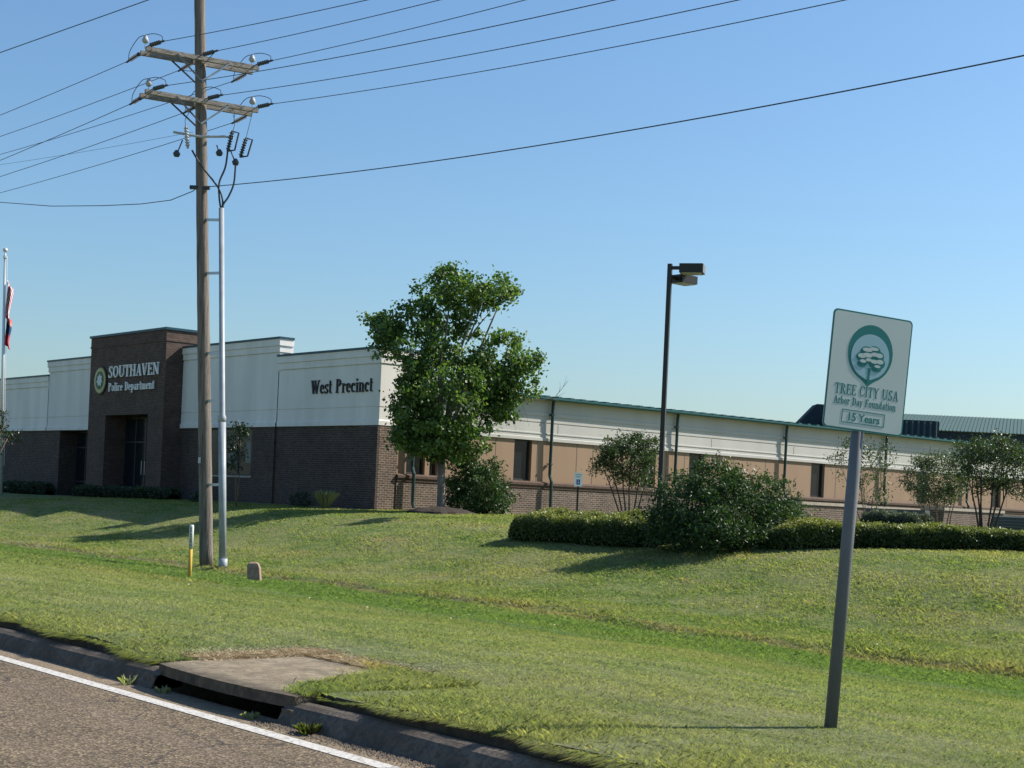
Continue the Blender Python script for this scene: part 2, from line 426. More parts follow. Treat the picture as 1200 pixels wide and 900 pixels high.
M_lamp_head = mat('lamp_housing', (.20, .18, .155), .4, .3)
M_lens = mat('lamp_lens', (.45, .43, .38), .3)
M_flagpole = mat('flagpole_aluminium', (.62, .62, .6), .35, .4)
M_yel = plain('yellow_marker', (.56, .36, .07), .1, 5)
M_whp = plain('white_marker', (.6, .62, .6), .12, 20)
M_stone = plain('marker_stone', (.27, .19, .14), .3, 12, fine=50, bump=.5)
M_signface = plain('sign_face', (.50, .565, .53), .03, 3, .35, bump=0)
M_signback = mat('sign_back', (.35, .36, .37), .4, .6)
M_green = mat('sign_green', (.012, .17, .155), .4)
M_signblue = mat('sign_pale_blue', (.30, .47, .52), .4)
M_blue = mat('sign_blue', (.015, .07, .28), .4)
M_wht = mat('sign_white', (.86, .88, .88), .4)
M_red = mat('litter_red', (.55, .06, .03), .6)

# ---------------------------------------------------------------- lettering (stroke-built serif capitals and small letters)
T, TH = .17, .07
def Gl(w, *parts): return (w, parts)
def v_(x, y0, y1, s0=1, s1=1, w=T):
    r = [('l', x, y0, x, y1, w)]
    if s0: r.append(('l', x-.16, y0+.03, x+.16, y0+.03, .06))
    if s1 == 1: r.append(('l', x-.16, y1-.03, x+.16, y1-.03, .06))
    if s1 == 2: r.append(('l', x-.17, y1-.04, x, y1-.04, .08))
    return r
def h_(x0, x1, y, w=TH): return [('l', x0, y, x1, y, w)]
def d_(x0, y0, x1, y1, w): return [('l', x0, y0, x1, y1, w)]
def a_(cx, cy, rx, ry, a0, a1, tw=T, th=TH): return [('a', cx, cy, rx, ry, a0, a1, tw, th)]
def sf(x0, x1, y): return [('l', x0, y, x1, y, .06)]
XH = .68
GL = {
'A': (.80, d_(.13,.02,.40,.98,TH)+d_(.40,.98,.67,.02,T)+h_(.22,.56,.34)+sf(.02,.28,.03)+sf(.52,.82,.03)),
'C': (.76, a_(.42,.5,.40,.5,50,310)+d_(.68,.98,.68,.70,.07)+d_(.68,.30,.70,.18,.07)),
'D': (.80, v_(.18,0,1)+a_(.30,.5,.46,.5,-90,90)+h_(.18,.3,.965)+h_(.18,.3,.035)),
'E': (.70, v_(.18,0,1)+h_(.1,.62,.965)+h_(.18,.5,.52)+h_(.1,.64,.035)+d_(.62,1,.62,.78,.07)+d_(.64,0,.64,.24,.07)+d_(.5,.4,.5,.64,.06)),
'F': (.66, v_(.18,0,1)+h_(.1,.6,.965)+h_(.18,.48,.52)+d_(.6,1,.6,.78,.07)+d_(.48,.4,.48,.64,.06)),
'H': (.88, v_(.18,0,1)+v_(.70,0,1)+h_(.18,.70,.5)),
'I': (.38, v_(.19,0,1)),
'N': (.88, v_(.16,0,1,1,1,TH)+v_(.74,.0,1,0,1,TH)+d_(.16,.98,.74,.03,T)),
'O': (.86, a_(.43,.5,.41,.5,0,360)),
'P': (.72, v_(.18,0,1)+a_(.30,.74,.34,.26,-90,90)+h_(.18,.3,.965)+h_(.18,.3,.51)),
'R': (.82, v_(.18,0,1)+a_(.30,.75,.34,.25,-90,90)+h_(.18,.3,.965)+h_(.18,.34,.53)+d_(.40,.5,.68,.04,T)+sf(.6,.82,.03)),
'S': (.66, a_(.33,.74,.27,.26,30,270)+a_(.33,.26,.29,.27,-150,90)+d_(.56,1,.56,.72,.06)+d_(.06,.0,.06,.28,.06)),
'T': (.74, v_(.37,0,1,1,0)+h_(.04,.70,.965)+d_(.05,1,.05,.74,.07)+d_(.69,1,.69,.74,.07)),
'U': (.86, v_(.18,.3,1,0,1)+a_(.44,.34,.34,.34,180,360,.14)+v_(.72,.3,1,0,1,TH)),
'V': (.80, d_(.13,.98,.41,.02,T)+d_(.41,.02,.68,.98,TH)+sf(.0,.28,.97)+sf(.56,.82,.97)),
'W': (1.12, d_(.13,.98,.34,.02,T)+d_(.34,.02,.54,.95,TH)+d_(.50,.98,.76,.02,T)+d_(.76,.02,.99,.98,TH)+sf(.0,.28,.97)+sf(.40,.64,.97)+sf(.88,1.1,.97)),
'Y': (.78, d_(.12,.98,.39,.46,T)+d_(.39,.46,.66,.98,TH)+v_(.39,0,.48,1,0)+sf(.0,.26,.97)+sf(.56,.8,.97)),
'a': (.56, v_(.40,0,.5,0,0,.14)+a_(.27,.48,.19,.2,0,160,.12)+a_(.24,.19,.21,.2,0,360,.12)+sf(.40,.54,.04)),
'b': (.62, v_(.14,0,1,0,2,.14)+a_(.31,.33,.26,.34,-130,130,.14)),
'c': (.52, a_(.28,.34,.25,.34,45,315,.14)+a_(.42,.52,.06,.07,0,360,.06,.06)),
'd': (.64, v_(.45,0,1,0,2,.14)+a_(.29,.33,.26,.34,50,310,.14)+sf(.45,.6,.04)),
'e': (.54, a_(.28,.34,.25,.34,0,320,.14)+h_(.1,.5,.36,.06)),
'i': (.32, v_(.17,0,XH,1,2,.14)+a_(.16,.87,.085,.085,0,360,.085,.085)),
'l': (.32, v_(.17,0,1,1,2,.14)),
'm': (.94, v_(.14,0,XH,1,2,.13)+v_(.47,0,.5,1,0,.13)+v_(.80,0,.5,1,0,.13)+a_(.31,.47,.22,.20,0,150,.12)+a_(.64,.47,.22,.20,0,150,.12)),
'n': (.66, v_(.15,0,XH,1,2,.14)+v_(.51,0,.5,1,0,.14)+a_(.34,.46,.24,.22,0,150,.14)),
'o': (.58, a_(.29,.34,.27,.34,0,360,.14)),
'p': (.62, v_(.14,-.28,XH,1,2,.14)+a_(.31,.33,.26,.34,-130,130,.14)),
'r': (.48, v_(.16,0,XH,1,2,.14)+a_(.36,.46,.18,.20,30,170,.1,.1)+a_(.42,.56,.07,.07,0,360,.07,.07)),
's': (.48, a_(.24,.50,.19,.18,30,270,.12)+a_(.24,.18,.21,.18,-150,90,.12)+d_(.41,.68,.41,.48,.05)+d_(.05,0,.05,.2,.05)),
't': (.40, v_(.18,.1,.92,0,0,.13)+h_(.04,.36,.64,.06)+a_(.30,.14,.19,.14,180,300,.12)),
'u': (.66, v_(.15,.2,XH,0,2,.14)+v_(.50,0,XH,0,2,.14)+a_(.33,.24,.24,.24,190,330,.12)+sf(.5,.64,.04)),
'y': (.60, d_(.10,.66,.31,.02,.14)+d_(.34,.06,.52,.66,.06)+d_(.31,.04,.16,-.24,.08)+sf(.0,.24,.65)+sf(.4,.6,.65)),
'v': (.60, d_(.10,.66,.31,.02,.14)+d_(.31,.02,.52,.66,.06)+sf(.0,.24,.65)+sf(.4,.6,.65)),
}
def text(mb, s, org, u, v, n, H, width, depth, bold=0.0):
    """lay out s from org (left end of the baseline) to the given width on the plane u,v; raised by depth along n"""
    u, v, n, org = Vector(u), Vector(v), Vector(n), Vector([float(q) for q in org])
    tot = sum(GL[c][0]+.06 if c != ' ' else .45 for c in s)-.06
    sx = width/tot; x = 0; k = 0
    def P(a, b): return org+u*(a*sx)+v*(b*H)
    for ch in s:
        if ch == ' ': x += .45; continue
        w, parts = GL[ch]
        for p in parts:
            k += 1; dd = depth+(k % 9)*depth*.012
            if p[0] == 'l':
                _, x0, y0, x1, y1, tw = p; tw += bold
                dx, dy = x1-x0, y1-y0; L = math.hypot(dx, dy)
                if abs(dx) < 1e-6: ox, oy = tw/2, 0
                elif abs(dy) < 1e-6: ox, oy = 0, tw/2
                else: ox, oy = tw/2/(abs(dy)/L)*1, 0
                poly = [P(x+x0-ox, y0-oy), P(x+x0+ox, y0+oy), P(x+x1+ox, y1+oy), P(x+x1-ox, y1-oy)]
                mb.prism(poly, n, dd)
            else:
                _, cx, cy, rx, ry, a0, a1, tw, th = p; tw += bold; th += bold*.5
                N = max(6, int(abs(a1-a0)/24))
                for i in range(N):
                    A, B = [math.radians(a0+(a1-a0)*j/N) for j in (i, i+1)]
                    ri, rj = max(rx-tw, .001), max(ry-th, .001)
                    mb.prism([P(x+cx+rx*math.cos(A), cy+ry*math.sin(A)), P(x+cx+rx*math.cos(B), cy+ry*math.sin(B)),
                              P(x+cx+ri*math.cos(B), cy+rj*math.sin(B)), P(x+cx+ri*math.cos(A), cy+rj*math.sin(A))], n, dd)
        x += w+.06
def letters(s, org, u, H, width, depth, m, parent, bold=0.0):
    tot = sum(GL[c][0]+.06 if c != ' ' else .45 for c in s)-.06
    sx = width/tot; x = 0
    for ch in s:
        if ch == ' ': x += .45*sx; continue
        mb = MB(); w = GL[ch][0]*sx; text(mb, ch, Vector(org)+Vector(u)*x, u, (0, 0, 1), (0, -1, 0), H, w, depth, bold)
        mb.build('letter', m, parent); x += w+.06*sx
def disc(mb, c, u, v, rx, ry, n, depth, seg=36, tip=0):
    c, u, v = Vector([float(q) for q in c]), Vector(u), Vector(v)
    P = []
    for i in range(seg):
        a = 2*math.pi*i/seg; y = math.sin(a)*ry
        if tip and math.sin(a) < -.0: y -= tip*max(0, 1-abs(math.cos(a))/.38)**1.6
        P.append(c+u*(math.cos(a)*rx)+v*y)
    mb.prism(P, n, depth)

# ================================================================ GROUND
xs = np.unique(np.concatenate([np.linspace(-1500, -120, 24), np.linspace(-120, -60, 41), np.linspace(-60, 10, 281), np.linspace(10, 60, 26), np.linspace(60, 1500, 20), [-10.2, -8.15]]))
ys = np.unique(np.concatenate([np.linspace(5.36, 8, 30), np.linspace(8, 13, 21), np.linspace(13, 18, 84), np.linspace(18, 32, 57), np.linspace(32, 70, 20), np.linspace(70, 2500, 20), [6.55]]))
XX, YY = np.meshgrid(xs, ys, indexing='ij')
ZZ = G(XX, YY)
near = np.exp(-((YY-5.36)/.12)**2)
ZZ = ZZ + (np.sin(XX*2.1)*.012+np.sin(XX*5.3)*.008)*np.exp(-((YY-5.5)/.5)**2)
mb = MB()
idx = np.arange(len(xs)*len(ys)).reshape(len(xs), len(ys))
wav = .022*np.sin(XX*3.7)+.015*np.sin(XX*9.1+1)+.01*np.sin(XX*17.3)
YY2 = YY+wav*np.exp(-((YY-5.36)/.08)**2)
mb.v = [tuple(p) for p in np.stack([XX.ravel(), YY2.ravel(), ZZ.ravel()], 1)]
for i in range(len(xs)-1):
    for j in range(len(ys)-1):
        if -10.21 < xs[i] and xs[i+1] < -8.14 and ys[j+1] <= 6.56: continue
        if xs[i+1] < -41.6 and xs[i] > -76 and 30 < ys[j] and ys[j+1] < 110 and False: continue
        mb.f.append((idx[i, j], idx[i+1, j], idx[i+1, j+1], idx[i, j+1])); mb.m.append(0)
        mb.uv += [(0, 0)]*4
# turf edge facing the kerb
for i in range(len(xs)-1):
    if -10.21 < xs[i] and xs[i+1] < -8.14: continue
    a, b = idx[i, 0], idx[i+1, 0]
    pa, pb = mb.v[a], mb.v[b]
    mb.mi = 1; mb.quad([(pa[0], pa[1]-.01, .02), (pb[0], pb[1]-.01, .02), pb, pa])
il = int(np.argmin(abs(xs+10.2)))
for j in range(len(ys)-1):
    if ys[j+1] <= 6.56:
        pa, pb = mb.v[idx[il, j]], mb.v[idx[il, j+1]]; mb.quad([(pb[0], pb[1], .02), (pa[0], pa[1], .02), pa, pb])
jb = int(np.argmin(abs(ys-6.55)))
for i in range(len(xs)-1):
    if -10.21 < xs[i] and xs[i+1] < -8.14:
        pa, pb = mb.v[idx[i, jb]], mb.v[idx[i+1, jb]]; mb.quad([(pa[0], pa[1], .02), (pb[0], pb[1], .02), pb, pa])
M_soil = plain('soil', (.07, .052, .036), .4, 12, fine=60, bump=1)
lawn = kind(mb.build('lawn', [M_ground, M_soil], smooth=True), 'structure')
# earth under the road and behind the camera
mb = MB(); mb.quad([(-1500, -1500, -.06), (1500, -1500, -.06), (1500, -8, -.06), (-1500, -8, -.06)])
mb.quad([(-1500, -8, -.06), (-10.1, -8, -.06), (-10.1, 5.36, -.06), (-1500, 5.36, -.06)])
mb.quad([(-8.2, -8, -.06), (1500, -8, -.06), (1500, 5.36, -.06), (-8.2, 5.36, -.06)])
mb.quad([(-10.1, -8, -.06), (-8.2, -8, -.06), (-8.2, 5.1, -.06), (-10.1, 5.1, -.06)])
kind(mb.build('ground', M_ground), 'structure')
mb = MB(); mb.quad([(-1500, -7.5, 0), (1500, -7.5, 0), (1500, 5.2, 0), (-1500, 5.2, 0)])
kind(mb.build('road', M_asph), 'structure')
mb = MB(); mb.quad([(-600, 4.785, .004), (300, 4.785, .004), (300, 4.9, .004), (-600, 4.9, .004)])
kind(mb.build('edge_line', M_paint), 'structure')
# kerb with the storm drain gap
prof = [(5.37, .0), (5.365, .10), (5.335, .128), (5.29, .138), (5.24, .132), (5.195, .112), (5.165, .082), (5.145, .045), (5.125, .01), (5.10, -.02)]
def kerb(x0, x1, segs):
    X = np.linspace(x0, x1, segs+1)
    mb = MB(); P = []
    for x in X:
        w = .006*math.sin(x*1.7)+.004*math.sin(x*4.1)
        P.append([(x, y+w, z+.004*math.sin(x*2.3)) for y, z in prof])
    for a, b in zip(P, P[1:]):
        for j in range(len(prof)-1): mb.quad([b[j], a[j], a[j+1], b[j+1]])
    mb.quad(P[0]); mb.quad(P[-1][::-1])
    return mb
kind(kerb(-400, -9.98, 400).build('kerb', M_kerb, smooth=True), 'structure')
kind(kerb(-8.22, 150, 200).build('kerb', M_kerb, smooth=True), 'structure')
# storm drain inlet
dr = root('storm_drain', (-9.1, 5.6, 0), 'concrete storm drain inlet with dark opening under its slab in the kerb', 'storm drain')
mb = MB()
top = [(-10.05, 5.22), (-9.8, 5.18), (-9.4, 5.15), (-9.0, 5.14), (-8.6, 5.15), (-8.14, 5.20), (-8.12, 6.0), (-8.3, 6.62), (-10.24, 6.62), (-10.22, 5.8)]
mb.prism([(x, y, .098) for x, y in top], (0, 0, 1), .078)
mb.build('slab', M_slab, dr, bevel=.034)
mb = MB()
mb.box(-10.1, -9.98, 5.15, 6.5, -.8, .095); mb.box(-8.22, -8.1, 5.15, 6.5, -.8, .095); mb.box(-10.1, -8.1, 6.502, 6.6, -.8, .095)
mb.box(-9.975, -8.225, 5.2, 6.495, -.8, -.72)
mb.build('catch_pit', M_kerb, dr)

# ---------------------------------------------------------------- grass blades
def blades(name, P, H, W, tint, lean=.6, push=None, drop=0.0):
    n = len(P); a = rng.uniform(0, 2*np.pi, n)
    side = np.stack([np.cos(a), np.sin(a), np.zeros(n)], 1)
    b = rng.uniform(0, 2*np.pi, n); L = rng.uniform(.25, lean, n)*H
    tipd = np.stack([np.cos(b)*L, np.sin(b)*L, H*rng.uniform(.7, 1, n)], 1)
    if push is not None:
        k = rng.uniform(.2, 1.3, n)*H; tipd[:, :2] = tipd[:, :2]*.5+push*k[:, None]; tipd[:, 2] = tipd[:, 2]*(1-drop)-drop*k*.5
    mid = tipd*.5+np.stack([-np.cos(b)*L*.15, -np.sin(b)*L*.15, H*.12], 1)
    w = W[:, None]*side*.5
    V = np.stack([P-w, P+w, P+mid+w*.8, P+tipd, P+mid-w*.8], 1).reshape(-1, 3)
    i0 = np.arange(n)[:, None]*5
    F5 = np.concatenate([i0+k for k in range(5)], 1)
    return fast_mesh(name, V, F5, M_blade, np.repeat(tint, 5))
def scatter(n, dmin, dmax, ymin, ymax):
    # uniform in angle, density falls with the square of the distance
    out = []; tot = 0
    while tot < n:
        k = n*2
        az = rng.uniform(-.43, .52, k); d = dmin*(dmax/dmin)**rng.uniform(0, 1, k)
        p = cF[None, :2]*(d*np.cos(az))[:, None]+cR0[None, :2]*(d*np.sin(az))[:, None]
        ok = (p[:, 1] > ymin) & (p[:, 1] < ymax) & ~((p[:, 0] > -10.3) & (p[:, 0] < -8.1) & (p[:, 1] < 6.45+.25*np.sin(p[:, 0]*5)))
        ok &= ~((p[:, 1] > 28.0) & (p[:, 0] < -40.9))
        p = p[ok]; out.append(p); tot += len(p)
    p = np.concatenate(out)[:n]
    return np.column_stack([p, G(p[:, 0], p[:, 1])-.01])
def clumpy(P, s=1.0):
    return (np.sin(P[:, 0]*3.1*s+np.sin(P[:, 1]*2.3*s)*2)*np.sin(P[:, 1]*4.3*s+np.sin(P[:, 0]*1.7*s)*2)+1)/2
P = scatter(1080000, 6.5, 30, 5.38, 19)
P = P[~((P[:, 0] > -10.75) & (P[:, 0] < -8.6) & (P[:, 1] > 5.75) & (P[:, 1] < 7.0+.2*np.sin(P[:, 0]*6)) & (rng.uniform(size=len(P)) < .75))]
d = np.hypot(P[:, 0], P[:, 1]); cl = clumpy(P)
mow = np.clip((P[:, 1]-5.4)/1.5, 0, 1)
H = (.018+.024*(1-mow)**2+.008*cl)*rng.uniform(.5, 1.3, len(P))*(d/9)**.3; W = .0026*(d/9)**.95*rng.uniform(.7, 1.4, len(P))
tint = np.clip(rng.normal(.42, .2, len(P))+.15*(clumpy(P, .4)-.5), 0, 1)
near_grass = kind(blades('grass', P, H, W, tint, 1.4), 'stuff'); near_grass['label'] = 'mown roadside grass on the verge and ditch'; near_grass['category'] = 'grass'
P = scatter(620000, 17, 62, 7, 33)
P = P[(P[:, 1] > 14) | (np.hypot(P[:, 0], P[:, 1]) > 27)]
d = np.hypot(P[:, 0], P[:, 1]); cl = clumpy(P, .5)
H = (.030+.032*cl)*rng.uniform(.5, 1.3, len(P)); W = .012*(d/25)*rng.uniform(.6, 1.4, len(P))
edge = np.exp(-((P[:, 1]-17.4-.25*np.sin(P[:, 0]*.9)-.12*np.sin(P[:, 0]*2.3+1))/.2)**2)
H *= 1+.35*edge
tint = np.clip(rng.normal(.42, .19, len(P)), 0, 1)
far_grass = kind(blades('grass', P, H, W, tint, 1.8), 'stuff'); far_grass['label'] = 'mown lawn grass on the rise in front of the building'; far_grass['category'] = 'grass'
# longer fringe hanging over the kerb and round the drain slab
n = 120000
X = -2.8 - 17.5*rng.uniform(0, 1, n)**1.1
Yv = 5.355+.022*np.sin(X*3.7)+.015*np.sin(X*9.1+1)+.01*np.sin(X*17.3)+np.abs(rng.normal(0, .035, n))
pu = np.tile([0., -1.], (n, 1))
ls = rng.uniform(size=n) < .05
Yv = np.where(ls, rng.uniform(5.36, 5.85, n), Yv); X = np.where(ls, -10.2-np.abs(rng.normal(0, .04, n)), X); pu[ls] = (1., -.2)
rs_ = rng.uniform(size=n) < .12
X = np.where(rs_, -8.14+np.abs(rng.normal(0, .25, n)), X); Yv = np.where(rs_, rng.uniform(5.36, 6.7, n), Yv); pu[rs_] = (-.8, -.6)
bk = rng.uniform(size=n) < .004
X = np.where(bk, rng.uniform(-10.2, -8.1, n), X); Yv = np.where(bk, 6.57+np.abs(rng.normal(0, .05, n)), Yv)
ok = ~((X > -10.2) & (X < -8.15) & (Yv < 6.55)); X, Yv, pu = X[ok], Yv[ok], pu[ok]
P = np.column_stack([X, Yv, G(X, Yv)-.01])
H = rng.uniform(.03, .11, len(P))*(.45+.9*clumpy(P, .8)); W = rng.uniform(.002, .005, len(P))
fr_ = kind(blades('grass', P, H, W, np.clip(rng.normal(.30, .17, len(P)), 0, 1), 1.2, pu, .7), 'stuff'); fr_['label'] = 'longer grass fringe hanging over the kerb'; fr_['category'] = 'grass'
# dry thatch lying over the back of the drain slab
n = 22000
sdx = rng.uniform(size=n) < .6
X = np.where(sdx, -10.16-np.abs(rng.normal(0, .16, n))+.05*rng.normal(size=n), rng.uniform(-10.5, -8.8, n)); Yv = np.where(sdx, rng.uniform(5.6, 6.9, n), 6.54+np.abs(rng.normal(0, .14, n)))
zz_ = np.where((Yv < 6.55) & (X > -10.2), .178, G(X, Yv)+.012)
P = np.column_stack([X, Yv, np.maximum(zz_-.008, .168)])
P[:, 2] = np.where((X > -10.2) & (Yv < 6.6), .178, P[:, 2])
# turf creeping over the right and rear of the slab, leaving a bare tapering patch
def onZs(x, y): d = ray(x, y); return (EYE+d*((.176-1.5)/d[2]))[:2]
bare = [onZs(*q) for q in ((150, 790), (192, 800), (312, 840), (318, 822), (352, 806), (400, 797), (445, 789), (420, 775), (375, 768), (300, 769), (150, 776))]
def inside(px_, py_):
    c_ = np.zeros(len(px_), bool); m_ = len(bare)
    for i in range(m_):
        (x1, y1), (x2, y2) = bare[i], bare[i-1]
        c_ ^= ((y1 > py_) != (y2 > py_)) & (px_ < (x2-x1)*(py_-y1)/(y2-y1+1e-12)+x1)
    return c_
k = 60000; gx = rng.uniform(-10.2, -8.1, k); gy = rng.uniform(5.26, 6.7, k)
jx, jy = gx+rng.normal(0, .04, k), gy+rng.normal(0, .04, k); ok = ~inside(jx, jy) & (gx > -9.9)
gx, gy = gx[ok], gy[ok]; Pg = np.column_stack([gx, gy, np.full(len(gx), .176)])
ov = kind(blades('grass', Pg, rng.uniform(.02, .06, len(gx)), rng.uniform(.0025, .0045, len(gx)), np.clip(rng.normal(.4, .2, len(gx)), 0, 1), 1.5), 'stuff'); ov['label'] = 'turf creeping over the edge of the drain slab'; ov['category'] = 'grass'
M_straw = mat('dry_thatch', (.62, .50, .32), .9)
sw = blades('dry_grass', P, rng.uniform(.015, .03, n), rng.uniform(.002, .004, n), np.full(n, .5), 4); sw.data.materials[0] = M_straw
kind(sw, 'stuff'); sw['label'] = 'straw coloured dry grass along the back of the drain slab'; sw['category'] = 'grass'

# ================================================================ BUILDING
YF, XW, XT0, XT1, YT = 29.0, -40.96, -61.86, -54.85, 28.17
B = root('police_station', (-55, 40, 1), 'long single storey police station with white upper walls, brick base and shaded brick entrance tower', 'building')
def wall_grid(mb, uax, u0, u1, z0, z1, const, nsign, holes, reveal):
    """wall in plane uax ('x' => plane y=const, 'y' => plane x=const) with rectangular holes (u0,u1,z0,z1)"""
    us = sorted({u0, u1} | {h[0] for h in holes} | {h[1] for h in holes}); zs = sorted({z0, z1} | {h[2] for h in holes} | {h[3] for h in holes})
    P = (lambda u, z, o=0: (u, const+o, z)) if uax == 'x' else (lambda u, z, o=0: (const+o, u, z))
    def q(a, b, c, d): mb.quad([a, b, c, d])
    for a, b in zip(us, us[1:]):
        for c, d in zip(zs, zs[1:]):
            if any(h[0] <= a and b <= h[1] and h[2] <= c and d <= h[3] for h in holes): continue
            q(P(a, c), P(b, c), P(b, d), P(a, d))
    for h in holes:
        r = -nsign*reveal
        for (a, b) in (((h[0], h[2]), (h[0], h[3])), ((h[0], h[3]), (h[1], h[3])), ((h[1], h[3]), (h[1], h[2])), ((h[1], h[2]), (h[0], h[2]))):
            q(P(*a), P(*b), P(*b, r), P(*a, r))
gz = .6
# front brick wall, left wing (with the glazed entry) and right wing (with the window)
mb = MB(); doorL = (-66.7, -63.35, gz, 3.86)
wall_grid(mb, 'x', -95, XT0, gz, 3.86, YF, -1, [doorL], .9)
wall_grid(mb, 'x', XT1, XW, gz, 3.86, YF, -1, [(-52.9, -49.25, 2.0, 3.86)], .18)
# projecting corner piers
mb.box(-48.2, -47.5, YF-.08, YF-.001, gz, 3.845); mb.box(-42.0, XW+.07, YF-.10, YF-.001, gz, 3.843)
mb.build('front_wall', M_brick_shaded, B)
mb = MB(); mb.box(XW-.6, XW+.07, YF+.001, YF+.75, gz, 3.843)
mb.build('corner_pier', M_brick_lit, B)
# white upper walls
def wp(top):
    return [(-.5, 3.85), (.09, 3.85), (.09, 4.0), (.05, 4.04), (.05, 4.44), (.02, 4.45), (.02, 4.48), (.05, 4.49), (.05, top-.62), (.02, top-.61), (.02, top-.58),
            (.08, top-.56), (.08, top-.34), (.12, top-.32), (.12, top-.08), (-.5, top-.08)]
def capp(top): return [(-.4, top-.078), (.15, top-.078), (.15, top), (-.4, top)]
def white(x0, x1, top, wrap0, wrap1, depth=1.4):
    path, nr = [], []
    if wrap0: path.append((x0, YF+depth)); nr.append((-1, 0)); path.append((x0, YF)); nr.append((-1, -1))
    else: path.append((x0, YF)); nr.append((0, -1))
    if wrap1: path.append((x1, YF)); nr.append((1, -1)); path.append((x1, YF+depth)); nr.append((1, 0))
    else: path.append((x1, YF)); nr.append((0, -1))
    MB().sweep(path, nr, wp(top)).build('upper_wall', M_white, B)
    MB().sweep(path, nr, capp(top)).build('cap_flashing', M_cap, B)
white(-95, -68.05, 6.51, False, False)
white(-68.05, XT0-.05, 7.18, True, False)
white(XT1+.03, -47.45, 7.18, False, True, .5)
white(-47.45, XW, 6.51, False, True, 2.2)
# tower
mb = MB()
ent = (-60.15, -56.2, gz, 4.40)
wall_grid(mb, 'x', XT0, XT1, gz, 7.8, YT, -1, [ent], 1.0)
mb.quad([(XT1, YT, gz), (XT1, 29.6, gz), (XT1, 29.6, 7.8), (XT1, YT, 7.8)])
mb.quad([(XT0, 29.6, gz), (XT0, YT, gz), (XT0, YT, 7.8), (XT0, 29.6, 7.8)])
mb.quad([(XT1, 29.6, gz), (XT0, 29.6, gz), (XT0, 29.6, 7.8), (XT1, 29.6, 7.8)])
tw = mb.build('entrance_tower', M_brick_half_shaded, B)
mb = MB(); mb.sweep([(XT0, 29.6), (XT0, YT), (XT1, YT), (XT1, 29.6)], [(-1, 0), (-1, -1), (1, -1), (1, 0)],
                    [(-.1, 7.35), (.03, 7.35), (.03, 7.43), (.012, 7.44), (.012, 7.80), (-.1, 7.80)])
mb.build('brick_band', M_brick_half_shaded, B)
MB().box(XT0-.07, XT1+.07, YT-.07, 29.68, 7.802, 7.9).build('cap_flashing', M_cap, B)
# entrance: porch interior, glass doors
mb = MB(); mb.box(ent[0]-.3, ent[1]+.3, YT+1.0, YT+1.08, gz, 4.6); mb.build('porch_back', M_interior, B)
mb = MB()
for x in (-60.1, -59.1, -58.15, -57.2, -56.28): mb.box(x-.035, x+.035, YT+.93, YT+.99, gz, 4.38)
for z in (1.1, 3.3, 4.33): mb.box(-60.1, -56.28, YT+.935, YT+.985, z-.03, z+.03)
ed = mb.build('entrance_door', M_frame, B)
mb = MB(); mb.box(-60.1, -56.28, YT+.955, YT+.965, gz, 4.35); mb.build('pane', M_glass, ed)
mb = MB(); mb.tube([(-58.0, YT+.86, 1.9), (-58.0, YT+.86, 2.5)], .02); mb.tube([(-58.3, YT+.86, 1.9), (-58.3, YT+.86, 2.5)], .02); mb.build('handle', M_steel, ed)
# left glazed entry
mb = MB()
for x in (-66.65, -65.6, -64.5, -63.4): mb.box(x-.04, x+.04, YF+.82, YF+.88, gz, 3.85)
for z in (1.5, 3.1, 3.8): mb.box(-66.65, -63.4, YF+.825, YF+.875, z-.03, z+.03)
ld = mb.build('glazed_screen', M_frame, B)
MB().box(-66.7, -63.35, YF+.845, YF+.855, gz, 3.86).build('pane', M_glass, ld)
for bx in ((-64.3, -64.12, YF+.81, YF+.83, 2.1, 2.4), (-63.9, -63.72, YF+.81, YF+.83, 2.1, 2.4), (-65.1, -65.0, YF+.81, YF+.83, 2.7, 2.9)): MB().box(*bx).build('notice', M_poster, ld)
# right window
mb = MB()
for x in (-52.87, -51.7, -50.4, -49.28): mb.box(x-.035, x+.035, YF+.12, YF+.17, 2.0, 3.84)
for z in (2.03, 3.8): mb.box(-52.87, -49.28, YF+.122, YF+.168, z-.03, z+.03)
wf = mb.build('window', M_frame, B)
MB().box(-52.9, -49.25, YF+.15, YF+.16, 2.0, 3.86).build('pane', M_glass, wf)
for bx in ((-51.15, -50.5, YF+.125, YF+.14, 2.35, 3.2), (-49.85, -49.45, YF+.125, YF+.14, 2.5, 3.3)): MB().box(*bx).build('notice', M_poster, wf)
MB().box(-53.0, -49.15, YF-.04, YF+.05, 1.93, 1.998).build('window_sill', M_conc, wf)
# letters and seal
letters('SOUTHAVEN', (-59.9, YT-.03, 6.0), (1, 0, 0), .50, 4.62, .05, M_letter_w, B, .0)
letters('Police Department', (-59.85, YT-.03, 5.42), (1, 0, 0), .36, 4.22, .05, M_letter_w, B, .0)
letters('West Precinct', (-45.15, YF-.06, 4.99), (1, 0, 0), .49, 3.82, .04, M_letter_k, B, -.01)
sc = (-60.72, YT-.012, 5.92)
mb = MB(); disc(mb, sc, (1, 0, 0), (0, 0, 1), .62, .62, (0, -1, 0), .05); seal = mb.build('seal', mat('seal_black', (.02, .022, .02), .5), B)
mb = MB(); disc(mb, (sc[0], sc[1]-.051, sc[2]), (1, 0, 0), (0, 0, 1), .55, .55, (0, -1, 0), .01)
mb.build('seal_rim', mat('seal_gold', (.42, .36, .08), .5), seal)
mb = MB(); disc(mb, (sc[0], sc[1]-.062, sc[2]), (1, 0, 0), (0, 0, 1), .39, .39, (0, -1, 0), .008)
mb.build('seal_field', mat('seal_green', (.03, .10, .05), .5), seal)
mb = MB(); st = []
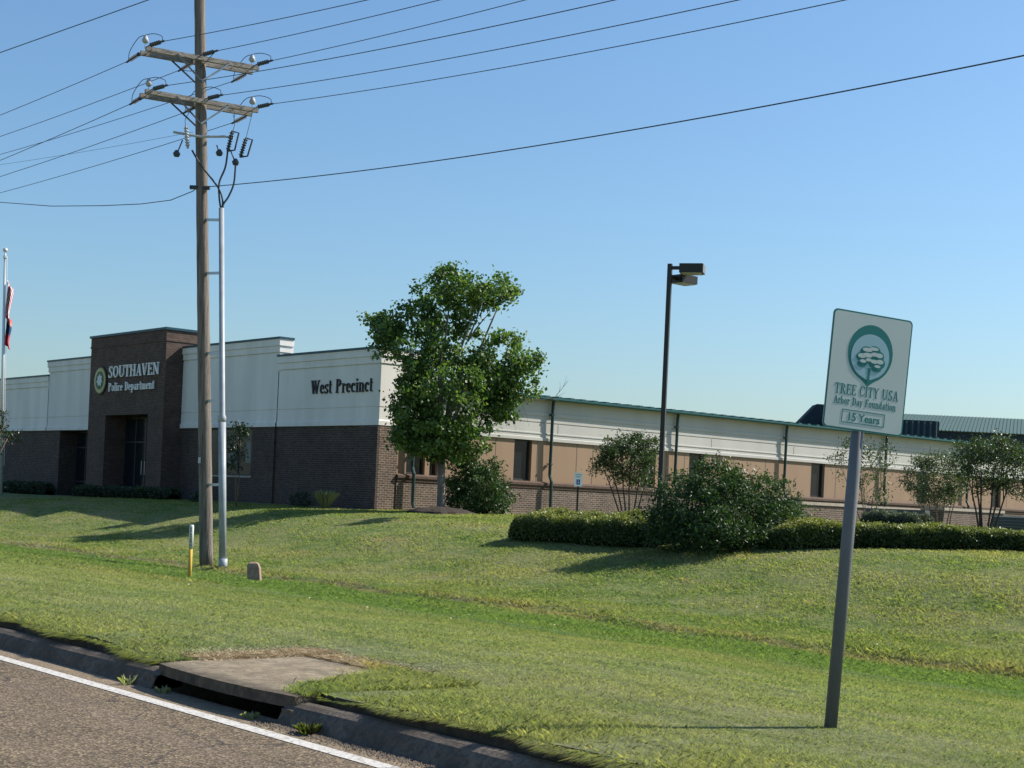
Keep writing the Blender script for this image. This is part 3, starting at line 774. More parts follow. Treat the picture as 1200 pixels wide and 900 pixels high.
for i in range(14):
    a = math.pi/2+i*math.pi/7; r = (.30, .21, .27, .19)[i % 4]
    st.append((sc[0]+r*math.cos(a), sc[1]-.071, sc[2]+r*math.sin(a)))
mb.prism(st, (0, -1, 0), .01)
for i in range(26):       # raised characters round the rim
    a = 2*math.pi*i/26
    mb.obox((sc[0]+.465*math.cos(a), sc[1]-.064, sc[2]+.465*math.sin(a)), (math.cos(a)*.045, 0, math.sin(a)*.045), (-math.sin(a)*.018, 0, math.cos(a)*.018), (0, .005, 0))
mb.build('seal_star', mat('seal_silver', (.5, .55, .55), .4), seal)

# right (sunlit) side
YE = 96.0
wins = [(30.2, 31.0), (31.2, 31.55), (35.03, 35.88), (41.62, 42.42), (44.35, 45.25), (52.2, 53.15), (60.2, 61.1), (66.6, 67.5), (73, 73.9), (80, 80.9)]
mb = MB(); wall_grid(mb, 'y', YF+.75, YE, 2.26, 3.76, XW, 1, [(a, b, 2.26, 3.76) for a, b in wins], .16)
mb.mi = 1
for y in np.arange(30.05, YE, 1.0):
    y = y + .1*math.sin(y*3)
    if int(y*7) % 3 == 0 or any(a-.15 < y < b+.15 for a, b in wins): continue
    mb.box(XW+.0005, XW+.004, y-.012, y+.012, 2.27, 3.745)
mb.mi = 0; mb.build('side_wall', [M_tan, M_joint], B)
for a, b in wins:
    mb = MB(); X0 = XW-.15
    for y in (a+.03, b-.03): mb.box(X0-.03, X0+.03, y-.028, y+.028, 2.262, 3.755)
    for z in (2.30, 3.72): mb.box(X0-.028, X0+.028, a+.06, b-.06, z-.028, z+.028)
    w_ = mb.build('window', M_frame, B)
    mb = MB(); mb.box(X0-.01, X0-.002, a, b, 2.262, 3.755); mb.build('pane', M_glass, w_)
# wainscot + ledge
mb = MB(); wall_grid(mb, 'y', YF+.75, YE, gz, 2.0, XW+.10, 1, [], .1)
mb.box(XW-.1, XW+.098, YE-.1, YE, gz, 2.0)
mb.build('brick_wainscot', M_brick_lit, B)
mb = MB(); mb.sweep([(XW, YF+.755), (XW, YE)], [(1, 0), (1, 0)], [(-.05, 2.001), (.13, 2.001), (.13, 2.10), (.17, 2.115), (.17, 2.20), (.03, 2.259), (-.15, 2.259)])
mb.build('wall_ledge', plain('ledge_brick', (.095, .062, .046), .3, 9), B)
# white band on the side
mb = MB(); mb.sweep([(XW, YF+1.5), (XW, YE)], [(1, 0), (1, 0)],
    [(-.2, 3.762), (.07, 3.762), (.07, 3.87), (.03, 3.89), (.03, 4.0), (.05, 4.01), (.05, 4.05), (.03, 4.06), (.03, 4.40), (.0, 4.41), (.0, 4.44), (.03, 4.45), (.03, 4.66), (.055, 4.67), (.055, 4.80), (.03, 4.81), (.03, 5.30), (-.2, 5.30)])
mb.mi = 1
for y in (31.4, 33.9, 37.1, 41.0, 45.6, 50.9, 55, 60, 66, 72, 79): mb.box(XW+.0305, XW+.034, y-.01, y+.01, 4.065, 4.395)
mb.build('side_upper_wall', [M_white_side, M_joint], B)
# roof with standing seams, gutter
mb = MB(); xr = -58.0
mb.quad([(XW+.30, YF+1.45, 5.36), (XW+.30, YE+.3, 5.36), (xr, YE+.3, 6.0), (xr, YF+1.45, 6.0)])
mb.quad([(xr, YF+1.45, 6.0), (xr, YE+.3, 6.0), (-95, YE+.3, 5.3), (-95, YF+1.45, 5.3)])
for y in np.arange(YF+1.8, YE, .61):
    sl = (6.0-5.36)/(xr-XW-.30)
    c0 = (XW+.30+xr)/2
    mb.obox((c0, y, 5.36+sl*(c0-XW-.30)+.03), ((XW+.32-xr)/2, 0, sl*(XW+.32-xr)/2), (0, .10, 0), (0, 0, .035))
mb.build('roof', M_teal, B)
MB().box(XW+.031, XW+.30, YF+1.45, YE+.3, 5.302, 5.345).build('soffit', M_white_side, B)
mb = MB(); mb.sweep([(XW, YF+1.44), (XW, YE+.3)], [(1, 0), (1, 0)], [(.302, 5.25), (.36, 5.25), (.385, 5.30), (.385, 5.365), (.302, 5.365)])
mb.build('gutter', M_teal, B)
for y in [30.35, 36.68, 43.39, 50.2, 57.4, 64.2, 71, 78, 85]:
    mb = MB()
    mb.tube([(XW+.20, y, 5.26), (XW+.17, y, 5.1), (XW+.15, y, 2.5)], .06, 8)
    ds = mb.build('downspout', M_green_pipe, B)
    mb = MB(); mb.tube([(XW+.15, y, 2.5), (XW+.28, y-.02, 2.28), (XW+.29, y-.02, 1.3), (XW+.36, y-.02, 1.12)], .06, 8)
    mb.build('pipe_shoe', M_green_pipe, ds)
    for zb in (4.72, 2.9): MB().box(XW+.03, XW+.225, y-.075, y+.075, zb, zb+.04).build('bracket', M_green_pipe, ds)
# rear and far side walls so the volume is closed
mb = MB(); mb.quad([(XW, YE, gz), (-95, YE, gz), (-95, YE, 5.3), (XW, YE, 5.3)]); mb.quad([(-95, YE, gz), (-95, YF, gz), (-95, YF, 5.3), (-95, YE, 5.3)])
mb.quad([(-95, YF+.4, 6.3), (XW-.2, YF+.4, 6.3), (XW-.2, YF+1.46, 5.4), (-95, YF+1.46, 5.4)])
mb.build('rear_wall', M_white_side, B)

# ---------------------------------------------------------------- dark metal roofed building behind
bb = root('background_building', onD(1060, 560, 130), 'dark building with low green-grey metal roof behind the long wing', 'building')
def BP(x, y, d): return tuple(onD(x, y, d))
D0, D1 = 118., 132.
zl = lambda x, y, d: onD(x, y, d)[2]
# axes of this building: along the view's right direction
def pt(xpx, d, z): p = onD(xpx, 560, d); return (p[0], p[1], z)
rz = zl(960, 480.5, D1); ez = zl(1160, 507, D0)
mb = MB()
mb.quad([pt(930, D0, ez), pt(1330, D0, ez), pt(1320, D1, rz), pt(950, D1, rz)])
mb.quad([pt(950, D1, rz), pt(1320, D1, rz), pt(1300, D1+14, ez), pt(930, D1+14, ez)])
Rv = Vector([float(q) for q in cR0])
a0, a1, b0, b1 = (Vector(pt(930, D0, ez)), Vector(pt(1330, D0, ez)), Vector(pt(950, D1, rz)), Vector(pt(1320, D1, rz)))
for i in range(90):
    s = (i+.5)/90
    p, q = a0.lerp(a1, s), b0.lerp(b1, s)
    mb.obox((p+q)/2+Vector((0, 0, .03)), (q-p)/2, Rv*.03, (0, 0, .015))
mb.build('roof', mat('roof_grey_green', (.045, .095, .09), .8, 0), bb)
mb = MB(); M_dk = plain('dark_cladding', (.022, .035, .045), .2, 2)
mb.quad([pt(932, D0+.3, .9), pt(1326, D0+.3, .9), pt(1326, D0+.3, ez-.05), pt(932, D0+.3, ez-.05)])
mb.quad([pt(932, D0+.3, .9), pt(932, D0+.3, ez-.05), pt(950, D1, rz-.05), pt(932, D1+13.7, ez-.05), pt(932, D1+13.7, .9)])
mb.build('wall', M_dk, bb)
# raised bay with vertical battens
mb = MB(); D2 = 112.; zt0 = zl(1098, 494, D2); zt1 = zl(1030, 495, D2)
p0, p1 = Vector(pt(985, D2, .9)), Vector(pt(1098, D2, .9)); Fv = Vector([float(q) for q in cF])
mb.quad([p0, p1, (p1.x, p1.y, zt0), (p0.x, p0.y, zt0)]); q1 = p1+Fv*7; q0 = p0+Fv*7
mb.quad([p1, q1, (q1.x, q1.y, zt0+.2), (p1.x, p1.y, zt0)]); mb.quad([q0, p0, (p0.x, p0.y, zt0), (q0.x, q0.y, zt0+.2)])
g0, g1, g2, g3_ = Vector(pt(931, D0-.6, ez-.1)), Vector(pt(954, D0-.6, rz-.55)), Vector(pt(975, D0-.6, rz-.6)), Vector(pt(975, D0-.6, ez-.1))
mb.prism([g0, g1, g2, g3_], Fv, 2.)
bay = mb.build('wall_bay', M_dk, bb)
mb = MB()
for i in range(16):
    p = p0.lerp(p1, (i+.5)/16); mb.box(p.x-.07, p.x+.07, p.y-.07, p.y+.07, .9, zt0-.05)
mb.build('batten', mat('batten_grey', (.05, .075, .085), .5), bay)
mb = MB(); mb.quad([(p0.x, p0.y, zt0+.03), (p1.x, p1.y, zt0+.03), (q1.x, q1.y, zt0+.35), (q0.x, q0.y, zt0+.35)])
mb.build('bay_roof', M_teal, bb)

# ---------------------------------------------------------------- low brick walls, air conditioner
def lowwall(name, x0, x1, y0, y1, z1, label, m, grp='low brick screen walls'):
    r = root(name, ((x0+x1)/2, (y0+y1)/2, 1.0), label, 'wall', grp)
    MB().box(x0, x1, y0, y1, .9, z1-.12).build('brickwork', m, r)
    MB().box(x0-.05, x1+.05, y0-.05, y1+.05, z1-.118, z1).build('coping', M_conc, r, bevel=.01)
lowwall('brick_wall', -36.9, -36.0, 45.4, 49.4, 1.98, 'low sunlit brick wall with pale coping left of the sign post behind the hedge', M_brick_lit)
lowwall('brick_wall', -37.2, -36.6, 50.1, 54.0, 1.95, 'low wall with shaded dark side behind the clipped round-topped shrub', M_brick_half_shaded)
MB_ = MB().box(-36.6, -33.6, 50.0, 50.35, .9, 1.86)
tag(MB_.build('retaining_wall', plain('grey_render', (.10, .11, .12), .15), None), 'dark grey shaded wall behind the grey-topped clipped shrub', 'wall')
lowwall('brick_wall', -37.0, -36.0, 54.9, 59.6, 2.04, 'low brick wall with ledge between the two right-hand crape myrtles', M_brick_lit)
c = onD(1186, 614, 46)
ac = root('air_conditioner', (c[0], c[1], .95), 'dark boxed air conditioning unit with pale top at the right edge behind the hedge', 'air conditioner')
mb = MB(); mb.obox((c[0], c[1], 1.32), (.36, .42, 0), (-.36, .42, 0)[:3], (0, 0, .36)); mb.build('casing', plain('ac_grey', (.07, .08, .085), .2), ac, bevel=.02)
mb = MB(); mb.obox((c[0], c[1], 1.70), (.37, .43, 0), (-.37, .43, 0), (0, 0, .018)); mb.build('top_grille', plain('ac_top', (.4, .4, .38), .1), ac)
mb = MB()
for k in range(7): mb.obox((c[0]+.005, c[1]-.005, 1.04+k*.09), (.375, .435, 0), (-.375, .435, 0), (0, 0, .012))
mb.build('louvre', mat('ac_louvre', (.13, .14, .14), .5), ac)

# ================================================================ UTILITY POLE
pb = Vector([float(q) for q in onG(242, 663)])-Vector((0, 0, .05)); PD = float((np.array(pb)-EYE)@cF); PK = PD/38.9; ptp = Vector([float(q) for q in onD(233.5, -45, PD)])
pdir = (ptp-pb).normalized(); plen = (ptp-pb).length
def pole_at(y):    # point on the pole that appears at image row y
    best = min(np.linspace(0, 1, 600), key=lambda s: abs(proj(pb.lerp(ptp, s))[1]-y)); return pb.lerp(ptp, float(best))
def proj(P):
    P = np.array([float(q) for q in P])-EYE
    z = P@cF; return 600+FPX*(P@cR)/z, CY-FPX*(P@cU)/z
up_ = root('utility_pole', pb, 'tall weathered wooden utility pole with two double crossarms', 'utility pole')
mb = MB(); pts = []; rad = []
for i in range(40):
    s = i/39; pts.append(pb+pdir*(plen*s)); rad.append(.162-.038*s+.003*math.sin(i*2.3))
mb.tube(pts, rad, 16); mb.build('pole_shaft', M_pole, up_, smooth=True)
ang = math.radians(80)
ad = Vector((math.cos(ang), math.sin(ang), 0)); nd = Vector((math.sin(ang), -math.cos(ang), 0))   # along arm / along line (+X)
arms = []
for k, (y, cxo) in enumerate(((71, .0), (121.5, -.03))):
    c0 = pole_at(y)+ad*cxo; zt = Vector((0, 0, 1))
    tilt = Vector((ad.x, ad.y, .02 if k == 0 else 0.01))
    half = 1.52*PK
    for sgn in (1, -1):
        mb = MB(); mb.obox(c0+nd*(.21*sgn), tilt*half, nd*.045, zt*.052)
        mb.build('crossarm', M_arm, up_, bevel=.008)
    for f in (-.9, -.45, .45, .9):
        mb = MB(); mb.tube([c0+tilt*(half*f)-nd*.3, c0+tilt*(half*f)+nd*.3], .012, 6); mb.build('through_bolt', M_steel, up_)
    for sgn in (1, -1):
        for s2 in (1, -1):
            mb = MB(); a = c0+tilt*(.62*sgn)+nd*(.26*s2)+zt*-.03; b = c0+nd*(.17*s2)-zt*.52
            mb.obox((a+b)/2, (b-a)/2, nd*.006, (b-a).normalized().cross(nd)*.02); mb.build('brace', M_steel if sgn > 0 else M_insul, up_)
    arms.append((c0, tilt, half))
def deadend(start, dirv, n=5, L=.5):
    """string insulator from start along dirv; returns the far end"""
    mb = MB(); dirv = dirv.normalized(); end = start+dirv*(L+.18)
    mb.tube([start, end], .014, 6)
    for i in range(n):
        p = start+dirv*(.12+L*(i+.5)/n)
        mb.tube([p-dirv*.022, p+dirv*.022], [.052, .035], 10)
    mb.tube([end-dirv*.08, end+dirv*.10], .024, 6)
    mb.build('dead_end_insulator', M_insul, up_, smooth=True)
    return end
def catenary(P0, dirx, slope, curv, L, n=40):
    out = []
    for i in range(n+1):
        s = L*i/n; out.append(P0+dirx*s+Vector((0, 0, slope*s+curv*s*s)))
    return out
def wire(P0, pix, L, curv, label, r=.0085, name='power_line', group='power lines on the crossarms', Yshift=0.0):
    """parabolic wire that leaves P0, passes the sight line of pix at the plane Y=P0.y+Yshift, and runs on for L metres"""
    Q = onY(pix[0], pix[1], P0.y+Yshift)
    D = Vector((Q[0]-P0.x, Q[1]-P0.y, 0)); s = D.length; D /= s
    slope = (Q[2]-P0.z-curv*s*s)/s
    mb = MB(); mb.tube(catenary(P0, D, slope, curv, L), r, 5)
    tag(mb.build(name, M_wire, None), label, 'power line', group)
    return D, slope
LW = [  # arm, fraction along the arm, left exit pixel, right exit pixel, words
 (0, -.97, (0, 135), (430, 0), 'near end of the upper crossarm'),
 (0, -.05, (0, 160), (515, 0), 'middle of the upper crossarm'),
 (0, .93, (0, 181), (615, 0), 'far end of the upper crossarm'),
 (1, -.90, (0, 188), (720, 0), 'near end of the lower crossarm'),
 (1, .05, (0, 207), (865, 0), 'middle of the lower crossarm'),
 (1, .95, (0, 226), (990, 0), 'far end of the lower crossarm')]
for a, f, lp, rp, words in LW:
    c0, tilt, half = arms[a]
    base = c0+tilt*(half*f)
    e1 = deadend(base-nd*.26+Vector((0, 0, .03 if f < .5 else -.02)), Vector((-1, .0, -.10)))
    wire(e1, lp, 75, .0009, 'black power line running left from the '+words)
    e2 = deadend(base+nd*.26+Vector((0, 0, .06)), Vector((1, .0, -.06)))
    wire(e2, rp, 34, .0016, 'black power line running right from the '+words)
    # jumper loop, pin insulator
    if abs(f) > .5 or a == 1:
        top_ = base+Vector((0, 0, .34))
        mb = MB(); mb.tube([base+Vector((0, 0, .06)), base+Vector((0, 0, .2))], .012, 6); mb.build('insulator_pin', M_steel, up_)
        mb = MB(); mb.tube([base+Vector((0, 0, .19)), base+Vector((0, 0, .24)), base+Vector((0, 0, .30)), base+Vector((0, 0, .36))], [.05, .085, .06, .035], 12)
        mb.build('pin_insulator', M_porc, up_, smooth=True)
        J = [e1, e1+Vector((.05, 0, .22)), e1.lerp(top_, .55)+Vector((0, 0, .22)), top_+Vector((0, 0, .03)), top_.lerp(e2, .5)+Vector((0, 0, .12)), e2+Vector((-.02, 0, .12)), e2]
    else:
        J = [e1, base+Vector((0, 0, -.22)), e2]
    # smooth the jumper
    pts = []
    for i in range(len(J)-1):
        p0, p1, p2, p3 = J[max(i-1, 0)], J[i], J[i+1], J[min(i+2, len(J)-1)]
        for q in range(6):
            s = q/6; pts.append(.5*((2*p1)+(p2-p0)*s+(2*p0-5*p1+4*p2-p3)*s*s+(3*p1-p0-3*p2+p3)*s**3))
    pts.append(J[-1]); mb = MB(); mb.tube(pts, .009, 5); mb.build('jumper_wire', M_wire, up_)
# neutral and service wires
p = pole_at(155)
wire(p+Vector((-.1, -.16, 0)), (0, 193), 70, .0009, 'thin power line running left from the pole just under the lower crossarm', r=.0045, group='thin wires on the pole')
def pix_path(P0, pixs, Y): return [P0]+[Vector([float(q) for q in onY(x, y, Y)]) for x, y in pixs]
p = pole_at(221)
q0 = p+Vector((.15, -.05, 0))
wire(q0, (1200, 65), 36, .0019, 'thick black cable running right and upward from mid pole across the sky', r=.011, name='overhead_cable', group='cables at mid pole')
P_ = pix_path(p+Vector((-.14, -.1, -.02)), [(226, 224), (200, 234.5), (165, 239), (120, 241), (60, 241.5), (0, 237), (-80, 228)], p.y-.1)
mb = MB(); mb.tube(P_, .011, 5); tag(mb.build('overhead_cable', M_wire, None), 'slack black cable sagging left from mid pole', 'power line', 'cables at mid pole')
mb = MB(); mb.tube([p-Vector((.12, .25, 0)), p+Vector((.2, .1, 0))], .05, 8); mb.build('cable_bracket', M_insul, up_)
mb = MB(); a = Vector([float(q) for q in onD(-60, 83, 24)]); b = Vector([float(q) for q in onD(210, -13, 21)]); mb.tube([a+(a-b)*2, a, b, b+(b-a)*1.5], .007, 5)
tag(mb.build('overhead_cable', M_wire, None), 'faint single cable crossing the top left corner of the sky', 'power line')
# fuse cutouts on a fibreglass bracket, arresters and primary cables
pc = pole_at(163)
def off(dx, dz, dn=0.0): return pc+Vector([float(q) for q in cR0])*dx+Vector((0, 0, dz))-Vector([float(q) for q in cF])*(.2+dn)
mb = MB(); mb.tube([off(-.62, .08), off(.0, .0), off(.62, .03), off(.8, .0)], .03, 8); mb.build('cutout_bracket', M_porc, up_)
def pp(x, y, dn=0.25): return Vector([float(q) for q in onD(x, y, PD-dn)])
for (x0, y0, x1, y1) in ((218, 149, 220, 172), (272, 155, 267, 176), (288, 163, 282, 183)):
    a, b = pp(x0, y0), pp(x1, y1)
    mb = MB(); L = (b-a); n_ = 7
    mb.tube([a-L*.08, b+L*.08], .03, 8)
    for i in range(n_): q = a+L*((i+.5)/n_); mb.tube([q-L*.03, q+L*.03], [.06, .045], 10)
    fc = mb.build('fuse_cutout', M_porc if x0 < 230 else M_insul, up_, smooth=True)
    o_ = Vector([float(q) for q in cR0])*.16
    if x0 > 230:
        mb = MB(); mb.tube([a-L*.05, a+o_+L*.02, b+o_-L*.02, b+L*.05], .022, 6); mb.build('fuse_tube', M_wire, fc)
for (x0, y0, x1, y1) in ((214, 164, 207, 181), (254, 170, 257, 180), (270, 176, 276, 191)):
    a, b = pp(x0, y0), pp(x1, y1)
    mb = MB(); mb.tube([a, b], .015, 6); mb.tube([b+Vector((0, 0, .1)), b+Vector((0, 0, .02)), b-Vector((0, 0, .05))], [.035, .09, .06], 10); mb.build('surge_arrester', M_insul, up_, smooth=True)
def smooth_path(J, m=7):
    pts = []
    for i in range(len(J)-1):
        p0, p1, p2, p3 = J[max(i-1, 0)], J[i], J[i+1], J[min(i+2, len(J)-1)]
        for q in range(m):
            s = q/m; pts.append(.5*((2*p1)+(p2-p0)*s+(2*p0-5*p1+4*p2-p3)*s*s+(3*p1-p0-3*p2+p3)*s**3))
    pts.append(J[-1]); return pts
for J in ([(225, 176), (235, 193), (250, 212), (258, 224), (261, 236), (260, 245)], [(267, 176), (264, 196), (257, 214), (257, 232), (259, 246)], [(276, 194), (274, 215), (268, 230), (262, 239), (261, 246)]):
    mb = MB(); mb.tube(smooth_path([pp(*j, dn=.35) for j in J]), .022, 6); mb.build('primary_cable', M_wire, up_)
for (x0, y0, x1, y1, x2, y2) in ((218, 149, 217, 140, 222, 132), (272, 155, 275, 145, 273, 134), (288, 163, 292, 147, 296, 131)):
    mb = MB(); mb.tube(smooth_path([pp(x0, y0), pp(x1, y1), pp(x2, y2)]), .007, 5); mb.build('tap_wire', M_wire, up_)
# pole tags
mb = MB(); q = pole_at(540); mb.obox(q-Vector([float(t) for t in cF])*.172-Vector([float(t) for t in cR0])*.1, cR0*.03, cF*.004, (0, 0, .07)); mb.build('pole_tag', M_steel, up_)
# riser pipe
rb = Vector([float(q) for q in onG(261, 665.5)])-Vector((0, 0, .03)); rt = pp(259.5, 244, .35)
rr = root('cable_riser', rb, 'grey metal cable riser pipe standing beside the wooden pole', 'pipe')
mid_ = rb.lerp(rt, .42)
mb = MB(); mb.tube([rb, rb.lerp(rt, .42)], .088, 14); mb.build('lower_pipe', M_riser, rr, smooth=True)
mb = MB(); mb.tube([mid_-Vector((0, 0, .12)), mid_, mid_+Vector((0, 0, .05)), rt], [.096, .096, .068, .062], 14); mb.build('upper_pipe', M_riser, rr, smooth=True)
mb = MB(); mb.tube([rb-Vector((0, 0, .02)), rb+Vector((0, 0, .25))], .105, 14); mb.build('base_collar', M_riser, rr, smooth=True)
for y in (258, 320, 414, 470, 568):
    q = pole_at(y); s = min(np.linspace(0, 1, 400), key=lambda s: abs(proj(rb.lerp(rt, s))[1]-y)); w2 = rb.lerp(rt, float(s))
    mb = MB(); mb.obox((q+w2)/2, (w2-q)/2, Vector((0, 0, .03)), (w2-q).normalized().cross(Vector((0, 0, 1)))*.02); mb.build('standoff_bracket', M_steel, rr)

# ---------------------------------------------------------------- marker post, stone
c = Vector([float(q) for q in onG(222, 677)]); MD = float((np.array(c)-EYE)@cF)
mk = root('marker_post', c, 'thin yellow pipeline marker post with white lettered top beside the wooden pole', 'marker post')
H_ = 62*MD/FPX
mb = MB(); mb.tube([c-Vector((0, 0, .1)), c+Vector((0, 0, H_*.56))], .038, 10); mb.build('post', M_yel, mk, smooth=True)
mb = MB(); mb.tube([c+Vector((0, 0, H_*.55)), c+Vector((0, 0, H_-.02)), c+Vector((0, 0, H_))], [.044, .044, .034], 12); tp = mb.build('post_cap', M_whp, mk, smooth=True)
mb = MB()
vr = Vector([float(t) for t in cR0]); vf = Vector([float(t) for t in cF])
for i in range(7):      # dark characters stacked down the label
    zc = H_*.62+i*.055
    for s in (-1, 1): mb.obox(c+Vector((0, 0, zc))-vf*.043+vr*.012*s, vr*.004, vf*.003, (0, 0, .018))
    mb.obox(c+Vector((0, 0, zc+.015*(1 if i % 2 else -1)))-vf*.0435, vr*.014, vf*.003, (0, 0, .005))
mb.build('marker_lettering', M_letter_k, tp)
c = Vector([float(q) for q in onG(298, 680)])-Vector((0, 0, .03))
mb = MB(); lean = Vector((-.03, 0, 0))
def ring(z, sx, sy, o=Vector((0, 0, 0))): return [c+o+vr*sx*a+vf*sy*b+Vector((0, 0, z)) for a, b in ((-1, -1), (1, -1), (1, 1), (-1, 1))]
R_ = [ring(-.05, .135, .12), ring(.1, .13, .115), ring(.30, .125, .10, vr*-.02), ring(.38, .10, .085, vr*-.03), ring(.41, .06, .05, vr*-.035)]
for a, b in zip(R_, R_[1:]):
    for k in range(4): mb.quad([a[k], a[(k+1) % 4], b[(k+1) % 4], b[k]])
mb.quad(R_[-1])
so_ = mb.build('stone_marker', M_stone, None, bevel=.012); tag(so_, 'small brown stone marker block in the grass right of the riser pipe', 'marker stone')

# ================================================================ ROADSIDE SIGN
bS = Vector((-5.47, 7.26, float(G(-5.47, 7.26))-.05))
cS = Vector((-5.398, 7.381, 2.362)); rS = Vector((.319, .946, -.057)).normalized(); uS = Vector((.030, .050, .998)).normalized()
nS = rS.cross(uS).normalized(); uS = nS.cross(rS).normalized()
sg = root('tree_city_sign', bS, 'white and green tree city notice sign on a leaning round grey post by the road', 'sign')
mb = MB(); ptop = cS+uS*.22-nS*.06
mb.tube([bS, bS.lerp(ptop, .5), ptop], .038, 18); mb.build('sign_post', M_post, sg, smooth=True)
W_, Hh = .571, .708
def SP(a, b, o=0.0): return cS+rS*a+uS*b+nS*o
def rrect(w, h, r, o, n=6):
    P = []
    for (sx, sy, a0) in ((1, 1, 0), (-1, 1, 90), (-1, -1, 180), (1, -1, 270)):
        for i in range(n+1):
            a = math.radians(a0+90*i/n); P.append(SP(sx*(w/2-r)+r*math.cos(a), sy*(h/2-r)+r*math.sin(a), o))
    return P
mb = MB(); mb.prism(rrect(W_, Hh, .03, -.004), nS, .004); bd = mb.build('sign_board', M_signback, sg)
mb = MB(); mb.prism(rrect(W_-.002, Hh-.002, .03, .0003), nS, .0008); mb.build('sign_border', M_green, bd)
mb = MB(); mb.prism(rrect(W_-.02, Hh-.02, .024, .0012), nS, .0008); mb.build('sign_panel', M_signface, bd)
for z in (.25, -.25):
    mb = MB(); q = SP(0, z, -.03); mb.obox(q, rS*.06, uS*.015, nS*.024); mb.build('clamp', M_steel, sg)
mb = MB(); disc(mb, SP(0.0, .118, .0022), rS, uS, .160, .170, nS, .0008, 48, .03); mb.build('emblem_ring', M_green, bd)
mb = MB(); disc(mb, SP(0.0, .098, .0032), rS, uS, .136, .134, nS, .0008, 48, .01); mb.build('emblem_field', M_signblue, bd)
mb = MB()   # tree: trunk and dark crown clumps
mb.prism([SP(-.011, .03, .0042), SP(.011, .03, .0042), SP(.008, -.02, .0042), SP(.010, -.06, .0042), SP(-.010, -.06, .0042), SP(-.007, -.02, .0042)], nS, .0008)
for i, (x, y, a, b) in enumerate(((-.062, .09, .04, .028), (-.03, .125, .045, .032), (.025, .135, .045, .03), (.06, .105, .038, .034), (.075, .065, .034, .032), (.03, .06, .04, .028), (-.055, .05, .034, .022), (-.01, .09, .05, .035), (.05, .03, .036, .02))):
    disc(mb, SP(x, y, .0043+i*.0001), rS, uS, a, b, nS, .0008, 14)
mb.build('emblem_tree', M_green, bd)
mb = MB()
for i, (x, y, a, b) in enumerate(((-.06, .097, .03, .014), (-.025, .137, .036, .012), (.02, .147, .034, .01), (-.02, .105, .035, .014), (.03, .115, .03, .012), (.062, .112, .026, .014), (.07, .075, .026, .014), (.03, .072, .026, .012), (-.05, .066, .024, .01), (-.01, .078, .022, .01), (.055, .046, .022, .009))):
    disc(mb, SP(x, y, .0058+i*.0001), rS, uS, a, b, nS, .0008, 12)
mb.build('emblem_leaves', M_signface, bd)
mb = MB(); text(mb, 'TREE CITY USA', SP(-.225, -.145, .0022), rS, uS, nS, .062, .455, .0008, -.005); mb.build('sign_lettering', M_green, bd)
mb = MB(); text(mb, 'Arbor Day Foundation', SP(-.225, -.205, .0022), rS, uS, nS, .046, .445, .0008, .01); mb.build('sign_lettering', M_green, bd)
mb = MB()
for (x0, x1, y0, y1) in ((-.155, .145, -.237, -.233), (-.155, .145, -.312, -.308), (-.158, -.154, -.312, -.233), (.144, .148, -.312, -.233)):
    k_ = (x1-x0)*.001; mb.prism([SP(x0, y0, .0022), SP(x1, y0, .0022), SP(x1, y1, .0022), SP(x0, y1, .0022)], nS, .0008+k_)
mb.build('panel_outline', M_green, bd)
# "15 Years" in the built-in sans face, thickened
cu = bpy.data.curves.new('years', 'FONT'); cu.body = '15 Years'; cu.size = .066; cu.extrude = .0006; cu.offset = .0009; cu.align_x = 'CENTER'
to = bpy.data.objects.new('years', cu); col.objects.link(to)
dg = bpy.context.evaluated_depsgraph_get(); me = bpy.data.meshes.new_from_object(to.evaluated_get(dg)); bpy.data.objects.remove(to)
tm = Matrix.Identity(4); q = SP(-.003, -.297, .0028)
for i in range(3): tm[i][0] = rS[i]; tm[i][1] = uS[i]; tm[i][2] = nS[i]; tm[i][3] = q[i]
me.transform(tm); me.materials.clear(); me.materials.append(M_green)
yo = bpy.data.objects.new('sign_lettering', me); col.objects.link(yo); yo.parent = bd; yo.matrix_parent_inverse = bd.matrix_world.inverted()

# ================================================================ LIGHT POLE, PARKING SIGN, FLAG
c = Vector([float(q) for q in onD(772.3, 600, 45)]); c.z = .95
lt = Vector([float(q) for q in onD(779.5, 309, 45)]); lt = Vector((c.x, c.y, lt.z))
lp = root('light_pole', c, 'tall dark square light pole with two boxy lamp heads', 'light pole')
mb = MB(); sx_, sy_ = vr*.085, vf*.085
q1 = (Vector((.5, -.87, 0))); q1.normalize(); q2 = Vector((-q1.y, q1.x, 0))
mb.obox((c+lt)/2, q1*.066, q2*.066, (0, 0, (lt.z-c.z)/2)); mb.build('pole_shaft', M_bronze, lp, bevel=.01)
def head(off_, L0, L1, z0, z1, wid, dirv):
    mb = MB(); side = Vector((-dirv.y, dirv.x, 0))
    a = lt+off_; P = lambda l, s, z: a+dirv*l+side*s+Vector((0, 0, z))
    mb.obox((P(L0, 0, z0)+P(L1, 0, z1))/2, dirv*(L1-L0)/2, side*wid, (0, 0, abs(z1-z0)/2)); return mb
hd = (vr*.95+vf*-.25).normalized(); hd2 = (vr*.75+vf*.66).normalized()
mb = head(Vector((0, 0, 0)), .32, 1.02, -.02, -.29, .27, hd); h1 = mb.build('lamp_head', M_bronze, lp, bevel=.015)
MB().obox(lt+hd*1.032+Vector((0, 0, -.155)), hd*.012, Vector((-hd.y, hd.x, 0))*.262, (0, 0, .125)).build('end_plate', M_lamp_head, h1)
MB().obox(lt+hd*.67+Vector((0, 0, -.300)), hd*.30, Vector((-hd.y, hd.x, 0))*.23, (0, 0, .01)).build('lens', M_lens, h1)
